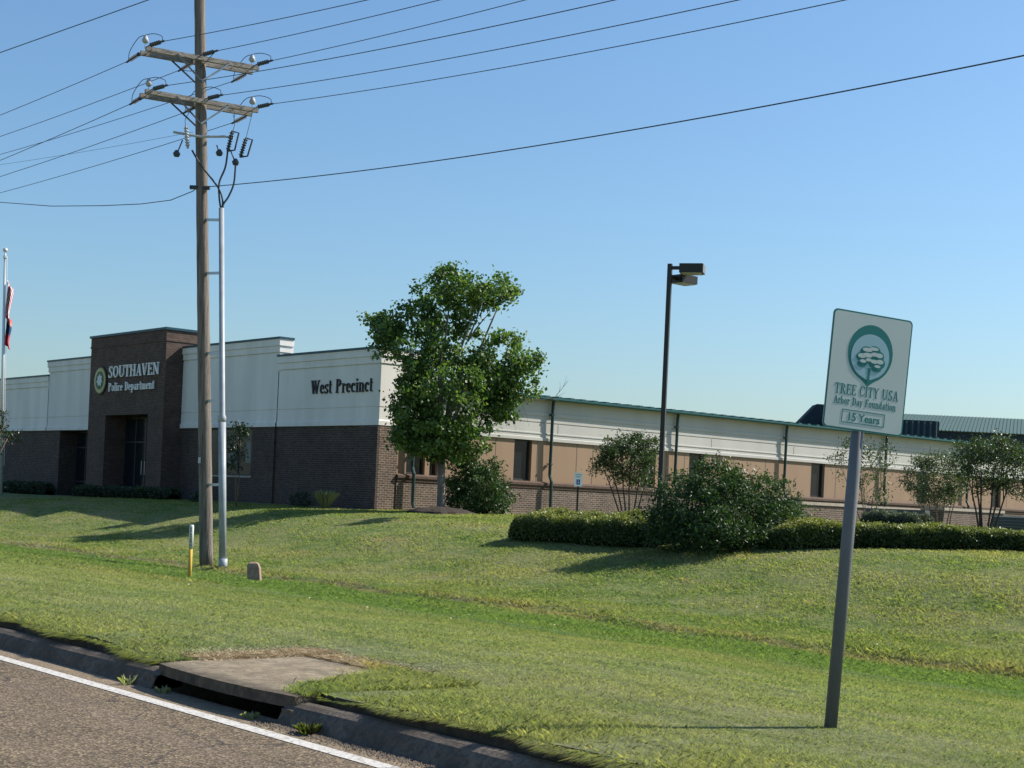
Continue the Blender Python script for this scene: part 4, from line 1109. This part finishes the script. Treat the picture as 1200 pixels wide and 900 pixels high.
MB().obox(lt+hd*.2+Vector((0, 0, -.12)), hd*.14, Vector((-hd.y, hd.x, 0))*.04, (0, 0, .05)).build('lamp_arm', M_bronze, lp)
mb = head(Vector((0, 0, -.22)), .30, .98, -.06, -.30, .26, hd2); h2 = mb.build('lamp_head', M_bronze, lp, bevel=.015)
MB().obox(lt+hd2*.64+Vector((0, 0, -.53)), hd2*.30, Vector((-hd2.y, hd2.x, 0))*.22, (0, 0, .01)).build('lens', M_lens, h2)
MB().obox(lt+hd2*.18+Vector((0, 0, -.40)), hd2*.14, Vector((-hd2.y, hd2.x, 0))*.04, (0, 0, .05)).build('lamp_arm', M_bronze, lp)
MB().obox(c+Vector((0, 0, .12)), q1*.16, q2*.16, (0, 0, .12)).build('base_cover', M_bronze, lp)

c = Vector([float(q) for q in onD(676, 600, 49)]); c.z = 1.0
ps = root('parking_sign', c, 'small white accessible parking sign with blue square on a thin post before the brick wall', 'sign')
q = Vector([float(t) for t in onD(676.3, 562, 49)])
mb = MB(); mb.obox((c+Vector((c.x, c.y, q.z+.2)))/2, vr*.03, vf*.02, (0, 0, (q.z+.2-c.z)/2)); mb.build('sign_post', M_bronze, ps)
q = Vector((c.x, c.y, q.z))-vf*.028
PB = MB().obox(q, vr*.135, vf*.003, (0, 0, .225)).build('sign_board', M_wht, ps)
mb = MB(); mb.obox(q-vf*.005-Vector((0, 0, .08)), vr*.06, vf*.001, (0, 0, .085)); mb.build('symbol_panel', M_blue, PB)
mb = MB(); o_ = q-vf*.008-Vector((0, 0, .08))
disc(mb, o_+Vector((0, 0, .05)), vr, Vector((0, 0, 1)), .012, .012, -vf, .001, 10)
mb.obox(o_+Vector((0, 0, .012))-vr*.004, vr*.006, vf*.001, (0, 0, .026)); mb.obox(o_-Vector((0, 0, .012))+vr*.012, vr*.018, vf*.0011, (0, 0, .005)); mb.obox(o_-Vector((0, 0, .03))+vr*.026, vr*.005, vf*.0012, (0, 0, .018))
for i in range(10):
    a, b = math.radians(120+i*22), math.radians(120+(i+1)*22)
    mb.prism([o_+vr*(.03*math.cos(s)*k)+Vector((0, 0, .03*math.sin(s)*k-.02)) for s, k in ((a, 1), (b, 1), (b, .8), (a, .8))], -vf, .0013)
mb.build('wheelchair_symbol', M_wht, PB)
mb = MB(); text(mb, 'RESERVED', q-vf*.0045-vr*.105+Vector((0, 0, .145)), vr, (0, 0, 1), -vf, .035, .21, .001) if all(ch in GL for ch in 'RESERVED') else None
GL.setdefault('B', (.74, v_(.18,0,1)+a_(.30,.76,.30,.24,-90,90)+a_(.30,.27,.36,.27,-90,90)))
GL.setdefault('K', (.80, v_(.18,0,1)+d_(.24,.45,.64,.96,TH)+d_(.34,.55,.68,.03,T)))
GL.setdefault('G', (.80, a_(.42,.5,.40,.5,50,330)+v_(.70,.05,.45,0,1,.14)))
text(mb, 'PARKING', q-vf*.0045-vr*.09+Vector((0, 0, .075)), vr, (0, 0, 1), -vf, .035, .18, .001)
mb.build('sign_lettering', mat('sign_green_text', (.05, .22, .12), .5), PB)

c = Vector([float(q) for q in onD(.6, 580, 62)]); c.z = .8
tz = onD(6, 297, 62)[2]
fp = root('flagpole', c, 'tall silver flagpole at the left edge before the building', 'flagpole')
mb = MB(); top_ = Vector([float(q) for q in onD(6, 297, 62)])
mb.tube([c, c.lerp(top_, .5), top_], [.085, .07, .045], 12); mb.build('pole_shaft', M_flagpole, fp, smooth=True)
mb = MB(); b_ = top_+Vector((0, 0, .14)); mb.tube([b_+Vector((0, 0, .1*math.sin(a))) for a in np.linspace(-1.5, 1.5, 9)], [.1*math.cos(a)+.003 for a in np.linspace(-1.5, 1.5, 9)], 12); mb.build('ball_finial', M_flagpole, fp, smooth=True)
mb = MB(); mb.tube([top_-Vector((0, 0, .12))+vr*.1, c+Vector((0, 0, 1.2))+vr*.09], .008, 5); mb.build('halyard', M_wht, fp)
mb = MB(); mb.box(top_.x-.09, top_.x+.14, top_.y-.05, top_.y+.05, top_.z-.2, top_.z-.1); mb.build('truck', M_flagpole, fp)
def flag(name, y0, y1, m, label, lean, w0, w1):
    """limp cloth hanging in folds beside the pole"""
    nz, nu = 26, 22; V = []; F_ = []; uv = []
    for j in range(nz+1):
        s = j/nz; P0 = Vector([float(q) for q in onD(0, 0, 62)])
        yy = y0+(y1-y0)*s
        sp = min(np.linspace(0, 1, 300), key=lambda k: abs(proj(c.lerp(top_, k))[1]-yy)); base = c.lerp(top_, float(sp))+vr*.10
        wd = w0+(w1-w0)*s
        for i in range(nu+1):
            u_ = i/nu
            x = u_*wd*(.75+.25*math.sin(s*5+1))+.04*math.sin(u_*9+s*4)
            y = .12*math.sin(u_*14+s*3)*(.3+u_)
            V.append(tuple(base+vr*x+vf*y+Vector((0, 0, -u_*lean))))
    mb = MB(); mb.v = V
    for j in range(nz):
        for i in range(nu):
            a = j*(nu+1)+i
            mb.f.append((a, a+1, a+nu+2, a+nu+1)); mb.m.append(0)
            for (p_, q_) in ((i, j), (i+1, j), (i+1, j+1), (i, j+1)): mb.uv.append((p_/nu, 1-q_/nz))
    o = mb.build(name, m, None, smooth=True); sdf = o.modifiers.new('thick', 'SOLIDIFY'); sdf.thickness = .004
    tag(o, label, 'flag', None); return o
M_flag = mat('striped_flag', rough=.8); t = NT(M_flag); uvn = t.n('SeparateXYZ'); t.l(t.coord('UV'), uvn.inputs[0])
w_ = t.n('Math', operation='MULTIPLY'); t.l(uvn.outputs[0], w_.inputs[0]); w_.inputs[1].default_value = 6.5
ws = t.n('Math', operation='FRACT'); sh = t.n('Math', operation='ADD'); t.l(w_.outputs[0], sh.inputs[0]); k2 = t.n('Math', operation='MULTIPLY'); t.l(uvn.outputs[1], k2.inputs[0]); k2.inputs[1].default_value = 6.; t.l(k2.outputs[0], sh.inputs[1]); t.l(sh.outputs[0], ws.inputs[0])
st_ = t.n('Math', operation='GREATER_THAN'); t.l(ws.outputs[0], st_.inputs[0]); st_.inputs[1].default_value = .5
t.color(t.mix(st_.outputs[0], (.62, .62, .62), (.42, .03, .05)))
M_flag2 = mat('state_flag', rough=.8); t = NT(M_flag2); uvn = t.n('SeparateXYZ'); t.l(t.coord('UV'), uvn.inputs[0])
t.color(t.ramp(uvn.outputs[1], [(0, (.45, .03, .04)), (.42, (.40, .035, .05)), (.5, (.02, .05, .12)), (.74, (.025, .06, .14)), (.8, (.5, .25, .2)), (1, (.45, .04, .05))]))
flag('flag', 328, 372, M_flag, 'limp red and white striped flag hanging at the top of the flagpole', .35, .22, .30)
flag('flag', 368, 404, M_flag2, 'red and dark blue flag hanging limp below the striped flag', .25, .18, .34)

# ================================================================ VEGETATION
def leafmesh(name, C, N, size, mat_, tint, parent, aspect=.5, jit=.9):
    n = len(C)
    a = rng.normal(size=(n, 3)); a /= np.linalg.norm(a, axis=1)[:, None]
    nn = N*(1-jit)+rng.normal(size=(n, 3))*jit*.7; nn /= np.linalg.norm(nn, axis=1)[:, None]
    u = np.cross(nn, a); u /= np.linalg.norm(u, axis=1)[:, None]+1e-9; w = np.cross(nn, u)
    s = size*rng.uniform(.6, 1.35, n); s = s[:, None]
    V = np.stack([C-u*s*.5, C+w*s*aspect*.5-nn*s*.06, C+u*s*.55, C-w*s*aspect*.5-nn*s*.06], 1).reshape(-1, 3)
    Fq = (np.arange(n)[:, None]*4+np.arange(4)[None, :])
    return fast_mesh(name, V, Fq, mat_, np.repeat(tint, 4), parent)
def crown_points(blobs, nclump, per, crad, squash=.8, shell=.55):
    """clumps spread through ellipsoids; denser towards the outside, with holes"""
    w = np.array([b[3]*b[4]*b[5] for b in blobs])**.75; w /= w.sum()
    which = rng.choice(len(blobs), nclump, p=w)
    B_ = np.array(blobs)[which]
    d = rng.normal(size=(nclump, 3)); d /= np.linalg.norm(d, axis=1)[:, None]
    r = shell+(1-shell)*rng.uniform(0, 1, nclump)**.6
    r *= rng.uniform(.88, 1.12, nclump)
    Cc = B_[:, :3]+d*B_[:, 3:6]*r[:, None]
    per_n = rng.integers(int(per*.5), int(per*1.5), nclump)
    ci = np.repeat(np.arange(nclump), per_n)
    off_ = rng.normal(size=(len(ci), 3))*crad*np.array([1, 1, squash])*rng.uniform(.6, 1.3, (nclump, 1))[ci]
    P = Cc[ci]+off_
    ct = rng.normal(.45, .16, nclump)[ci]+rng.normal(0, .13, len(ci))
    return P, d[ci], np.clip(ct, 0, 1), Cc
def branch_tubes(mb, start, ends, r0, r1=.006, sag=.0, seg=6):
    for e in ends:
        s = Vector(start); e = Vector([float(q) for q in e]); mid = s.lerp(e, .5)+Vector((random.uniform(-.1, .1), random.uniform(-.1, .1), .12))*(e-s).length*.35
        mb.tube([s, s.lerp(mid, .6), mid, mid.lerp(e, .6), e], [r0, r0*.8, r0*.6, r0*.4, r1], seg)

# maple-like tree in front of the corner
tb = Vector((-37.9, 29.6, 1.0)); dT = float((np.array(tb)-EYE)@cF)
def V3(p): return Vector([float(q) for q in p])
def tp_(x, y, dd=0.0): return onD(x, y, dT+dd)
s1 = dT/FPX
def blob(x, y, rx, ry, dd=0., rd=None, D=None):
    D = D if D else dT+dd; c = onD(x, y, D); s = D/FPX; rd = rd if rd else rx
    # ellipsoid radii in world axes (horizontal radius averaged)
    return (c[0], c[1], c[2], rx*s, (rd*s+rx*s)/2, ry*s)
tr = root('shade_tree', tb, 'broadleaf green shade tree with uneven crown in a mulch ring before the building corner', 'tree')
blobs = [blob(520, 470, 62, 60, 0), blob(444, 375, 16, 14, 0), blob(520, 518, 58, 20, 0), blob(612, 440, 24, 34, .5), blob(482, 400, 40, 42, -.6), blob(452, 385, 22, 18, 0), blob(515, 360, 42, 40, .3), blob(572, 342, 34, 30, .2), blob(530, 330, 26, 20, -.3), blob(600, 425, 34, 40, .6), blob(572, 452, 34, 36, .5),
         blob(503, 512, 44, 26, -.3), blob(545, 415, 32, 24, .2), blob(482, 465, 26, 50, -.3), blob(590, 475, 24, 24, .7), blob(600, 345, 10, 12, .2), blob(590, 398, 16, 12, .3), blob(553, 388, 18, 14, .5)]
P, N, tn, Cc = crown_points(blobs, 640, 68, .15, .8, .38)
leafmesh('crown', P, N, .112, M_leaf_maple, tn, tr, .8)
trunk_top = V3(tp_(517, 535)); mb = MB()
tb2 = Vector((tb.x, tb.y, .95)); pb_ = V3(onD(516.5, 604, dT))
mb.tube([pb_-Vector((0, 0, .1)), pb_+Vector((0, 0, .12)), V3(tp_(517, 575)), trunk_top], [.19, .145, .13, .125], 12)
limbs = [(500, 440), (478, 400), (520, 380), (560, 350), (545, 420), (585, 440), (600, 415), (455, 385), (530, 330), (590, 345), (480, 480), (540, 470), (505, 510), (575, 470)]
for i, (x, y) in enumerate(limbs):
    e = V3(tp_(x, y, random.uniform(-.6, .6)))
    branch_tubes(mb, trunk_top-Vector((0, 0, .12)), [e], .075, .012)
branch_tubes(mb, V3(tp_(548, 400)), [V3(tp_(566, 352)), V3(tp_(575, 365))], .035, .01)
mb.build('trunk', M_bark, tr, smooth=True)
# bare twig sticking out on the right
mb = MB(); a = V3(tp_(612, 470, .6)); b = V3(tp_(650, 466, .8)); c_ = V3(tp_(666, 446, .9))
mb.tube([a, a.lerp(b, .6)-Vector((0, 0, .03)), b, c_], [.02, .015, .012, .005], 5)
for (x, y, x2, y2) in ((655, 460, 656, 447), (660, 453, 664, 440), (650, 466, 662, 460), (645, 467, 655, 470), (590, 470, 598, 500), (600, 480, 604, 505), (612, 475, 620, 500)):
    mb.tube([V3(tp_(x, y, .8)), V3(tp_((x+x2)/2+1, (y+y2)/2, .8)), V3(tp_(x2, y2, .9))], [.008, .006, .003], 4)
mb.build('bare_branch', M_bark_myrtle, tr)
mb = MB(); mc = V3(onD(517, 604.5, dT-.6)); mc.z = float(G(mc.x, mc.y))
N_ = 28; prev = None
for k, (r, z) in enumerate(((1.15, -.08), (1.05, .05), (.75, .14), (.3, .20), (.02, .22))):
    rg = [(mc.x+r*math.cos(2*math.pi*i/N_)*(1+.06*math.sin(i*2.1)), mc.y+r*math.sin(2*math.pi*i/N_)*(1+.06*math.sin(i*2.1)), mc.z+z) for i in range(N_)]
    if prev:
        for i in range(N_): mb.quad([prev[i], prev[(i+1) % N_], rg[(i+1) % N_], rg[i]])
    prev = rg
tag(mb.build('mulch_ring', M_mulch, None, smooth=True), 'low mound of dark brown mulch around the shade tree trunk', 'mulch')

def shrub(name, label, cat, cx, cyb, D, blobs, nclump, per, crad, leaf, m, stems=None, group=None, shell=.4, aspect=.5, z0=.98, stem_r=.022, bark_=M_bark_myrtle, core=False):
    c = V3(onD(cx, cyb, D)); c.z = z0
    r = root(name, c, label, cat, group)
    P, N, tn, Cc = crown_points([blob(*b[:4], D=D+(b[4] if len(b) > 4 else 0)) for b in blobs], nclump, per, crad, .85, shell)
    ok = P[:, 2] > z0+.02; P, N, tn = P[ok], N[ok], tn[ok]
    leafmesh('crown' if stems else 'foliage', P, N, leaf, m, tn, r, aspect)
    if stems:
        mb = MB()
        for (x0, x1, y1) in stems:
            a = V3(onD(x0, cyb, D)); a.z = z0-.05; b = V3(onD(x1, y1, D+random.uniform(-.3, .3)))
            md = a.lerp(b, .5)+vr*random.uniform(-.06, .06); mb.tube([a, md, b], [stem_r, stem_r*.75, stem_r*.35], 6)
            for k in range(3):
                q = a.lerp(b, .65+.1*k); e = Vector(Cc[rng.integers(len(Cc))]); mb.tube([q, q.lerp(e, .5)+Vector((0, 0, .05)), e], [stem_r*.5, stem_r*.35, .004], 5)
        mb.build('trunk', bark_, r, smooth=True)
    return r
# rounded bush beside the tree
shrub('round_bush', 'rounded glossy green bush right beside the shade tree trunk', 'bush', 562, 603, 49, [(562, 575, 36, 30), (545, 560, 24, 26), (575, 588, 28, 18), (560, 545, 24, 16), (548, 590, 26, 16)], 300, 38, .13, .10, M_leaf_bush, shell=.55, aspect=.5)
# big dark bush breaking the hedge
BG = onG(848, 649); BD = float((BG-EYE)@cF)+.9; bz = float(BG[2])
shrub('large_bush', 'big dark glossy bush standing in the gap between the two hedges', 'bush', 848, 645, BD,
      [(845, 605, 78, 42), (845, 628, 80, 20), (845, 620, 60, 24, -.5), (800, 590, 40, 36), (900, 590, 40, 34), (835, 565, 40, 26), (870, 575, 36, 24), (790, 620, 34, 26), (915, 612, 36, 26), (845, 550, 14, 18), (772, 605, 20, 20), (900, 562, 12, 12), (822, 552, 12, 10), (860, 555, 10, 14)],
      980, 34, .105, .075, M_leaf_bush, z0=bz-.05, shell=.5, aspect=.45)
# crape myrtles
shrub('crape_myrtle', 'multi-stemmed crape myrtle between the parking sign and the light pole', 'small tree', 738, 600, 51,
      [(735, 540, 34, 28), (712, 535, 20, 16), (760, 535, 16, 24), (735, 520, 26, 14), (705, 548, 14, 8), (755, 515, 14, 10), (738, 560, 22, 12)], 330, 28, .11, .085, M_leaf_myrtle,
      stems=[(732, 715, 545), (735, 728, 530), (738, 740, 530), (741, 752, 535), (744, 762, 545), (730, 708, 550)], group='crape myrtles behind the hedge', shell=.3, stem_r=.035, bark_=bark('grey_bark', (.08, .068, .06)))
shrub('crape_myrtle', 'thin open crape myrtle partly behind the sign post', 'small tree', 1015, 606, 54,
      [(1010, 545, 36, 26), (985, 538, 18, 10), (1035, 530, 20, 14), (1020, 570, 26, 18), (1000, 520, 14, 8), (1028, 590, 18, 10)], 130, 18, .13, .085, M_leaf_myrtle,
      stems=[(1014, 985, 545), (1016, 1005, 530), (1018, 1030, 530), (1020, 1040, 545), (1015, 1010, 560)], group='crape myrtles behind the hedge', shell=.3)
shrub('crape_myrtle', 'pale rounded crape myrtle with a bundle of straight stems right of the sign post', 'small tree', 1096, 624, 42,
      [(1095, 560, 34, 28), (1075, 565, 18, 16), (1118, 560, 20, 24), (1095, 540, 24, 12), (1100, 582, 26, 12)], 260, 30, .10, .065, M_leaf_pale,
      stems=[(1090, 1078, 575), (1093, 1086, 570), (1096, 1093, 570), (1099, 1100, 570), (1102, 1108, 575), (1106, 1118, 575), (1110, 1124, 570)], group='crape myrtles behind the hedge', shell=.35)
shrub('crape_myrtle', 'dark tall crape myrtle with twisting dark stems at the right edge', 'small tree', 1158, 626, 40,
      [(1160, 550, 40, 34), (1185, 555, 28, 30), (1135, 535, 24, 20), (1160, 525, 34, 14), (1200, 545, 20, 24), (1180, 520, 20, 10), (1215, 560, 18, 20)], 330, 32, .10, .07, M_leaf_myrtle,
      stems=[(1150, 1135, 560), (1152, 1150, 550), (1155, 1165, 550), (1160, 1185, 560), (1156, 1175, 545), (1150, 1142, 550)], group='crape myrtles behind the hedge', shell=.35, bark_=bark('dark_bark', (.06, .05, .045)), stem_r=.035)
# sapling in front of the window, tree at the left edge
shrub('sapling', 'small dark leafy sapling before the front window right of the riser pipe', 'small tree', 277, 592, 49,
      [(277, 520, 12, 22), (280, 503, 12, 8), (273, 545, 8, 10), (285, 506, 8, 5)], 60, 18, .10, .10, M_leaf_dark, stems=[(276, 277, 510), (277, 282, 505)], z0=.95, stem_r=.02)
shrub('ornamental_tree', 'dark leafy branches of a tree reaching in at the left edge before the building', 'tree', -28, 582, 58,
      [(-34, 500, 34, 34), (6, 487, 12, 5), (8, 511, 16, 4), (-2, 500, 10, 5), (-14, 530, 16, 14), (-40, 470, 30, 22)], 170, 22, .15, .16, M_leaf_dark, stems=[(-28, -30, 490), (-27, -5, 505), (-29, -45, 500), (-28, 8, 490), (-28, 12, 508)], z0=.8, aspect=.3, stem_r=.05)

# clipped hedges
def hedge(name, label, A, Bp, hh, wd, n, mt=M_leaf_hedge, leaf=.055, group=None, cat='hedge'):
    h0, h1 = hh if isinstance(hh, tuple) else (hh, hh)
    A, Bp = Vector(A), Vector(Bp); d = (Bp-A); L = d.length; d.normalize(); sd = Vector((-d.y, d.x))
    zc = float(G((A.x+Bp.x)/2, (A.y+Bp.y)/2)); r = root(name, ((A.x+Bp.x)/2, (A.y+Bp.y)/2, zc), label, cat, group)
    def surf(u, a):   # u along, a angle round the section 0..pi (front bottom .. back bottom)
        h = h0+(h1-h0)*u/L
        ex = .45; cs, sn = np.cos(a), np.sin(a)
        o = -np.sign(cs)*np.abs(cs)**ex*wd/2; z = np.abs(sn)**ex*h
        endf = np.clip(np.minimum(u, L-u)/(.35), 0, 1)**.5
        wob = 1+.05*np.sin(u*2.3)+.04*np.sin(u*5.1+a*2)+.03*np.sin(u*11+a*5)
        x = A.x+d.x*u+sd.x*o*wob*(.55+.45*endf); y = A.y+d.y*u+sd.y*o*wob*(.55+.45*endf)
        zb = G(x, y)
        return np.stack([x, y, zb+z*wob*(.35+.65*endf)], -1)
    nu, na = int(L/.15), 14
    uu = np.linspace(0.02, L-.02, nu); aa = np.linspace(0, np.pi, na)
    UU, AA = np.meshgrid(uu, aa, indexing='ij'); S = surf(UU, AA)
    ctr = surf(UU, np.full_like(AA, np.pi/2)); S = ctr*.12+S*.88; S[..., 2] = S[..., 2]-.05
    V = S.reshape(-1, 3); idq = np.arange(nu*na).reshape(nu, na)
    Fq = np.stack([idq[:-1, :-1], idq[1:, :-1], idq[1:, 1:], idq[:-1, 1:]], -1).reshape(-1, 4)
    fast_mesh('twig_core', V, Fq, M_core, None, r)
    u = rng.uniform(0, L, n); a = rng.uniform(0, np.pi, n)
    P = surf(u, a); P2 = surf(u, np.clip(a+.01, 0, np.pi)); P3 = surf(u+.02, a)
    Nn = np.cross(P3-P, P2-P); Nn /= np.linalg.norm(Nn, axis=1)[:, None]+1e-9
    P = P+rng.normal(size=P.shape)*.022-np.abs(rng.normal(0, .03, n))[:, None]*np.sign(Nn[:, 2:3]+.01)*Nn*.5
    spr = rng.uniform(size=n) < .04; P[spr, 2] += rng.uniform(0, .07, spr.sum())
    # sunlit top and darker sides are put into the leaf tint
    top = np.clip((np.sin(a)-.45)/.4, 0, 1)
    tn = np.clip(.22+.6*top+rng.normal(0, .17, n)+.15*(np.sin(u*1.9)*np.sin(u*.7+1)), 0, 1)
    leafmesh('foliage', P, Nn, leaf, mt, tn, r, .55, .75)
    return r
HA = onG(592, 633); HB = onG(750, 643); HC = onG(880, 646); HD = onG(1300, 650)
hedge('clipped_hedge', 'short clipped yellow-green hedge left of the big dark bush', (HA[0]-.0, HA[1]+.55), (HB[0]+.3, HB[1]+.6), .60, 1.25, 42000, group='clipped hedges')
hedge('clipped_hedge', 'long clipped hedge running right from the big dark bush', (HC[0], HC[1]+.6), (HD[0], HD[1]+.6), (.52, .33), 1.2, 85000, group='clipped hedges')
c0 = onD(1018, 606, 47); c1 = onD(1086, 612, 44)
hedge('clipped_shrub', 'grey-topped rounded clipped shrub in front of the dark wall right of the sign post', (c0[0], c0[1]), (c1[0], c1[1]), .62, .9, 9000, M_leaf_grey, .05, None, 'shrub')
# foundation plants at the foot of the front wall
def at_wall(x, Y): p = onY(x, 580, Y); return (float(p[0]), float(p[1]))
a = at_wall(8, 27.9); b = at_wall(58, 27.9); hedge('foundation_hedge', 'low dark green hedge at the foot of the left wing wall', a, b, .55, .8, 8000, M_leaf_dark, .07, 'low hedges at the front wall')
a = at_wall(92, 27.2); b = at_wall(205, 27.2); hedge('foundation_hedge', 'low dark green hedge in front of the entrance tower', a, b, .45, .8, 11000, M_leaf_dark, .07, 'low hedges at the front wall')
for (x, w, h, lab) in ((233, 9, 14, 'small dark shrub at the wall just left of the wooden pole'), (352, 13, 12, 'low dark shrub at the wall left of the plume grass'), (416, 6, 6, 'tiny green shrub at the wall right of the plume grass')):
    shrub('foundation_shrub', lab, 'shrub', x, 594, 51.5 if x > 300 else 55, [(x, 594-h*.6, w, h*.7)], 40, 26, .08, .07, M_leaf_dark if x < 400 else M_leaf_bush, z0=.93, group='small shrubs at the front wall', shell=.4)
c = onY(381, 596, 27.6); cz = float(G(c[0], c[1])); n = 900
a = rng.uniform(0, 2*np.pi, n); L_ = rng.uniform(.3, .72, n); sp = rng.uniform(.1, .62, n)
base = np.stack([c[0]+.1*np.cos(a), c[1]+.1*np.sin(a), np.full(n, cz)], 1); tip = base+np.stack([np.cos(a)*L_*sp, np.sin(a)*L_*sp, L_*(1-.3*sp)], 1)
side = np.stack([-np.sin(a), np.cos(a), np.zeros(n)], 1)*.012
mid = base*.45+tip*.55+np.array([0, 0, .07])
V = np.stack([base-side, base+side, mid+side, tip, mid-side], 1).reshape(-1, 3)
Fq = np.arange(n)[:, None]*5+np.arange(5)[None, :]
pg = fast_mesh('plume_grass', V, Fq, M_plume, np.repeat(np.clip(rng.normal(.5, .25, n), 0, 1), 5)); tag(pg, 'pale spiky ornamental grass clump against the brick wall', 'ornamental grass')
# ground floodlight at far left
c = Vector([float(q) for q in onY(9.5, 576, 27.6)]); c.z = float(G(c.x, c.y))
fl = root('ground_light', c, 'small low floodlight standing in the grass at the far left', 'floodlight')
MB().tube([c, c+Vector((0, 0, .22))], .03, 8).build('stake', M_wht, fl)
MB().obox(c+Vector((0, 0, .27)), vr*.17, vf*.06, (0, 0, .045)).build('lamp_housing', M_lamp_head, fl, bevel=.01)
# weeds in the gutter, scraps of litter
def weed(x, y, n, L0, L1, label):
    a = rng.uniform(0, 2*np.pi, n); L_ = rng.uniform(L0, L1, n); sp = rng.uniform(.2, .9, n)
    base = np.stack([x+.03*np.cos(a), y+.03*np.sin(a), np.full(n, .0)], 1); tip = base+np.stack([np.cos(a)*L_*sp, np.sin(a)*L_*sp, L_*(1-.5*sp)], 1)
    side = np.stack([-np.sin(a), np.cos(a), np.zeros(n)], 1)*.003; mid = base*.45+tip*.55+np.array([0, 0, .02])
    V = np.stack([base-side, base+side, mid+side, tip, mid-side], 1).reshape(-1, 3)
    o = fast_mesh('weed_tuft', V, np.arange(n)[:, None]*5+np.arange(5)[None, :], M_plume if n < 120 else M_leaf_hedge, np.repeat(np.clip(rng.normal(.5, .25, n), 0, 1), 5))
    tag(o, label, 'weed', 'weeds in the gutter')
weed(-7.75, 5.06, 150, .03, .10, 'green weed tuft in the gutter just right of the storm drain')
weed(-9.75, 5.10, 40, .02, .07, 'dry weed tuft at the left end of the storm drain opening')
weed(-10.25, 5.08, 35, .03, .10, 'dry weed tuft against the kerb left of the storm drain')
weed(-8.45, 5.06, 40, .02, .06, 'dry weed tuft below the right end of the drain opening')
d_ = ray(88, 777); P0 = EYE+d_*((.02-1.5)/d_[2])
mb = MB(); rnd = random.Random(3)
pts = [(P0[0]+rnd.uniform(-.09, .09), P0[1]+rnd.uniform(-.05, .05), .006+rnd.uniform(0, .06)) for _ in range(6)]
for i in range(4): mb.quad([pts[i], pts[i+1], (pts[(i+2) % 6][0], pts[(i+2) % 6][1], pts[(i+2) % 6][2]+.01)])
tag(mb.build('litter_scrap', M_red, None), 'crumpled orange-red scrap of litter in the gutter at left', 'litter')

# pale fallen leaves and clover heads sprinkled over the lawn
P = scatter(260, 20, 55, 10, 26); n = len(P); P[:, 2] += .05
a = rng.uniform(0, 6.28, n); r = rng.uniform(.008, .024, n); o1 = np.stack([np.cos(a)*r, np.sin(a)*r, r*.4], 1); o2 = np.stack([-np.sin(a)*r*.5, np.cos(a)*r*.5, r*.3], 1)
V = np.stack([P-o1, P+o2, P+o1, P-o2], 1).reshape(-1, 3)
fl_ = fast_mesh('fallen_leaves', V, np.arange(n)[:, None]*4+np.arange(4)[None, :], mat('dry_leaf', (.42, .38, .26), .8))
kind(fl_, 'stuff'); fl_['label'] = 'pale dry leaves sprinkled over the grass'; fl_['category'] = 'leaves'
# dark grit gathered in the gutter right of the drain
n = 5000; X = -8.3+rng.uniform(0, 1, n)**1.3*7; Yg = 5.10-np.abs(rng.normal(0, .06, n)); r = rng.uniform(.003, .011, n); a = rng.uniform(0, 6.28, n)
P = np.column_stack([X, Yg, r*.5])
c1 = np.stack([np.cos(a)*r, np.sin(a)*r, 0*r], 1); c2 = np.stack([-np.sin(a)*r, np.cos(a)*r, 0*r], 1); up3 = np.stack([0*r, 0*r, r*.8], 1)
V = np.stack([P+c1-up3*.6, P+c2-up3*.6, P-c1-up3*.6, P-c2-up3*.6, P+up3], 1).reshape(-1, 3)
b5 = np.arange(n)[:, None]*5; Fq = np.concatenate([b5+np.array([[0, 1, 4]]), b5+np.array([[1, 2, 4]]), b5+np.array([[2, 3, 4]]), b5+np.array([[3, 0, 4]])])
gr = fast_mesh('gravel', V, Fq, plain('grit', (.10, .08, .06), .5, 30))
kind(gr, 'stuff'); gr['label'] = 'dark grit washed along the gutter'; gr['category'] = 'gravel'
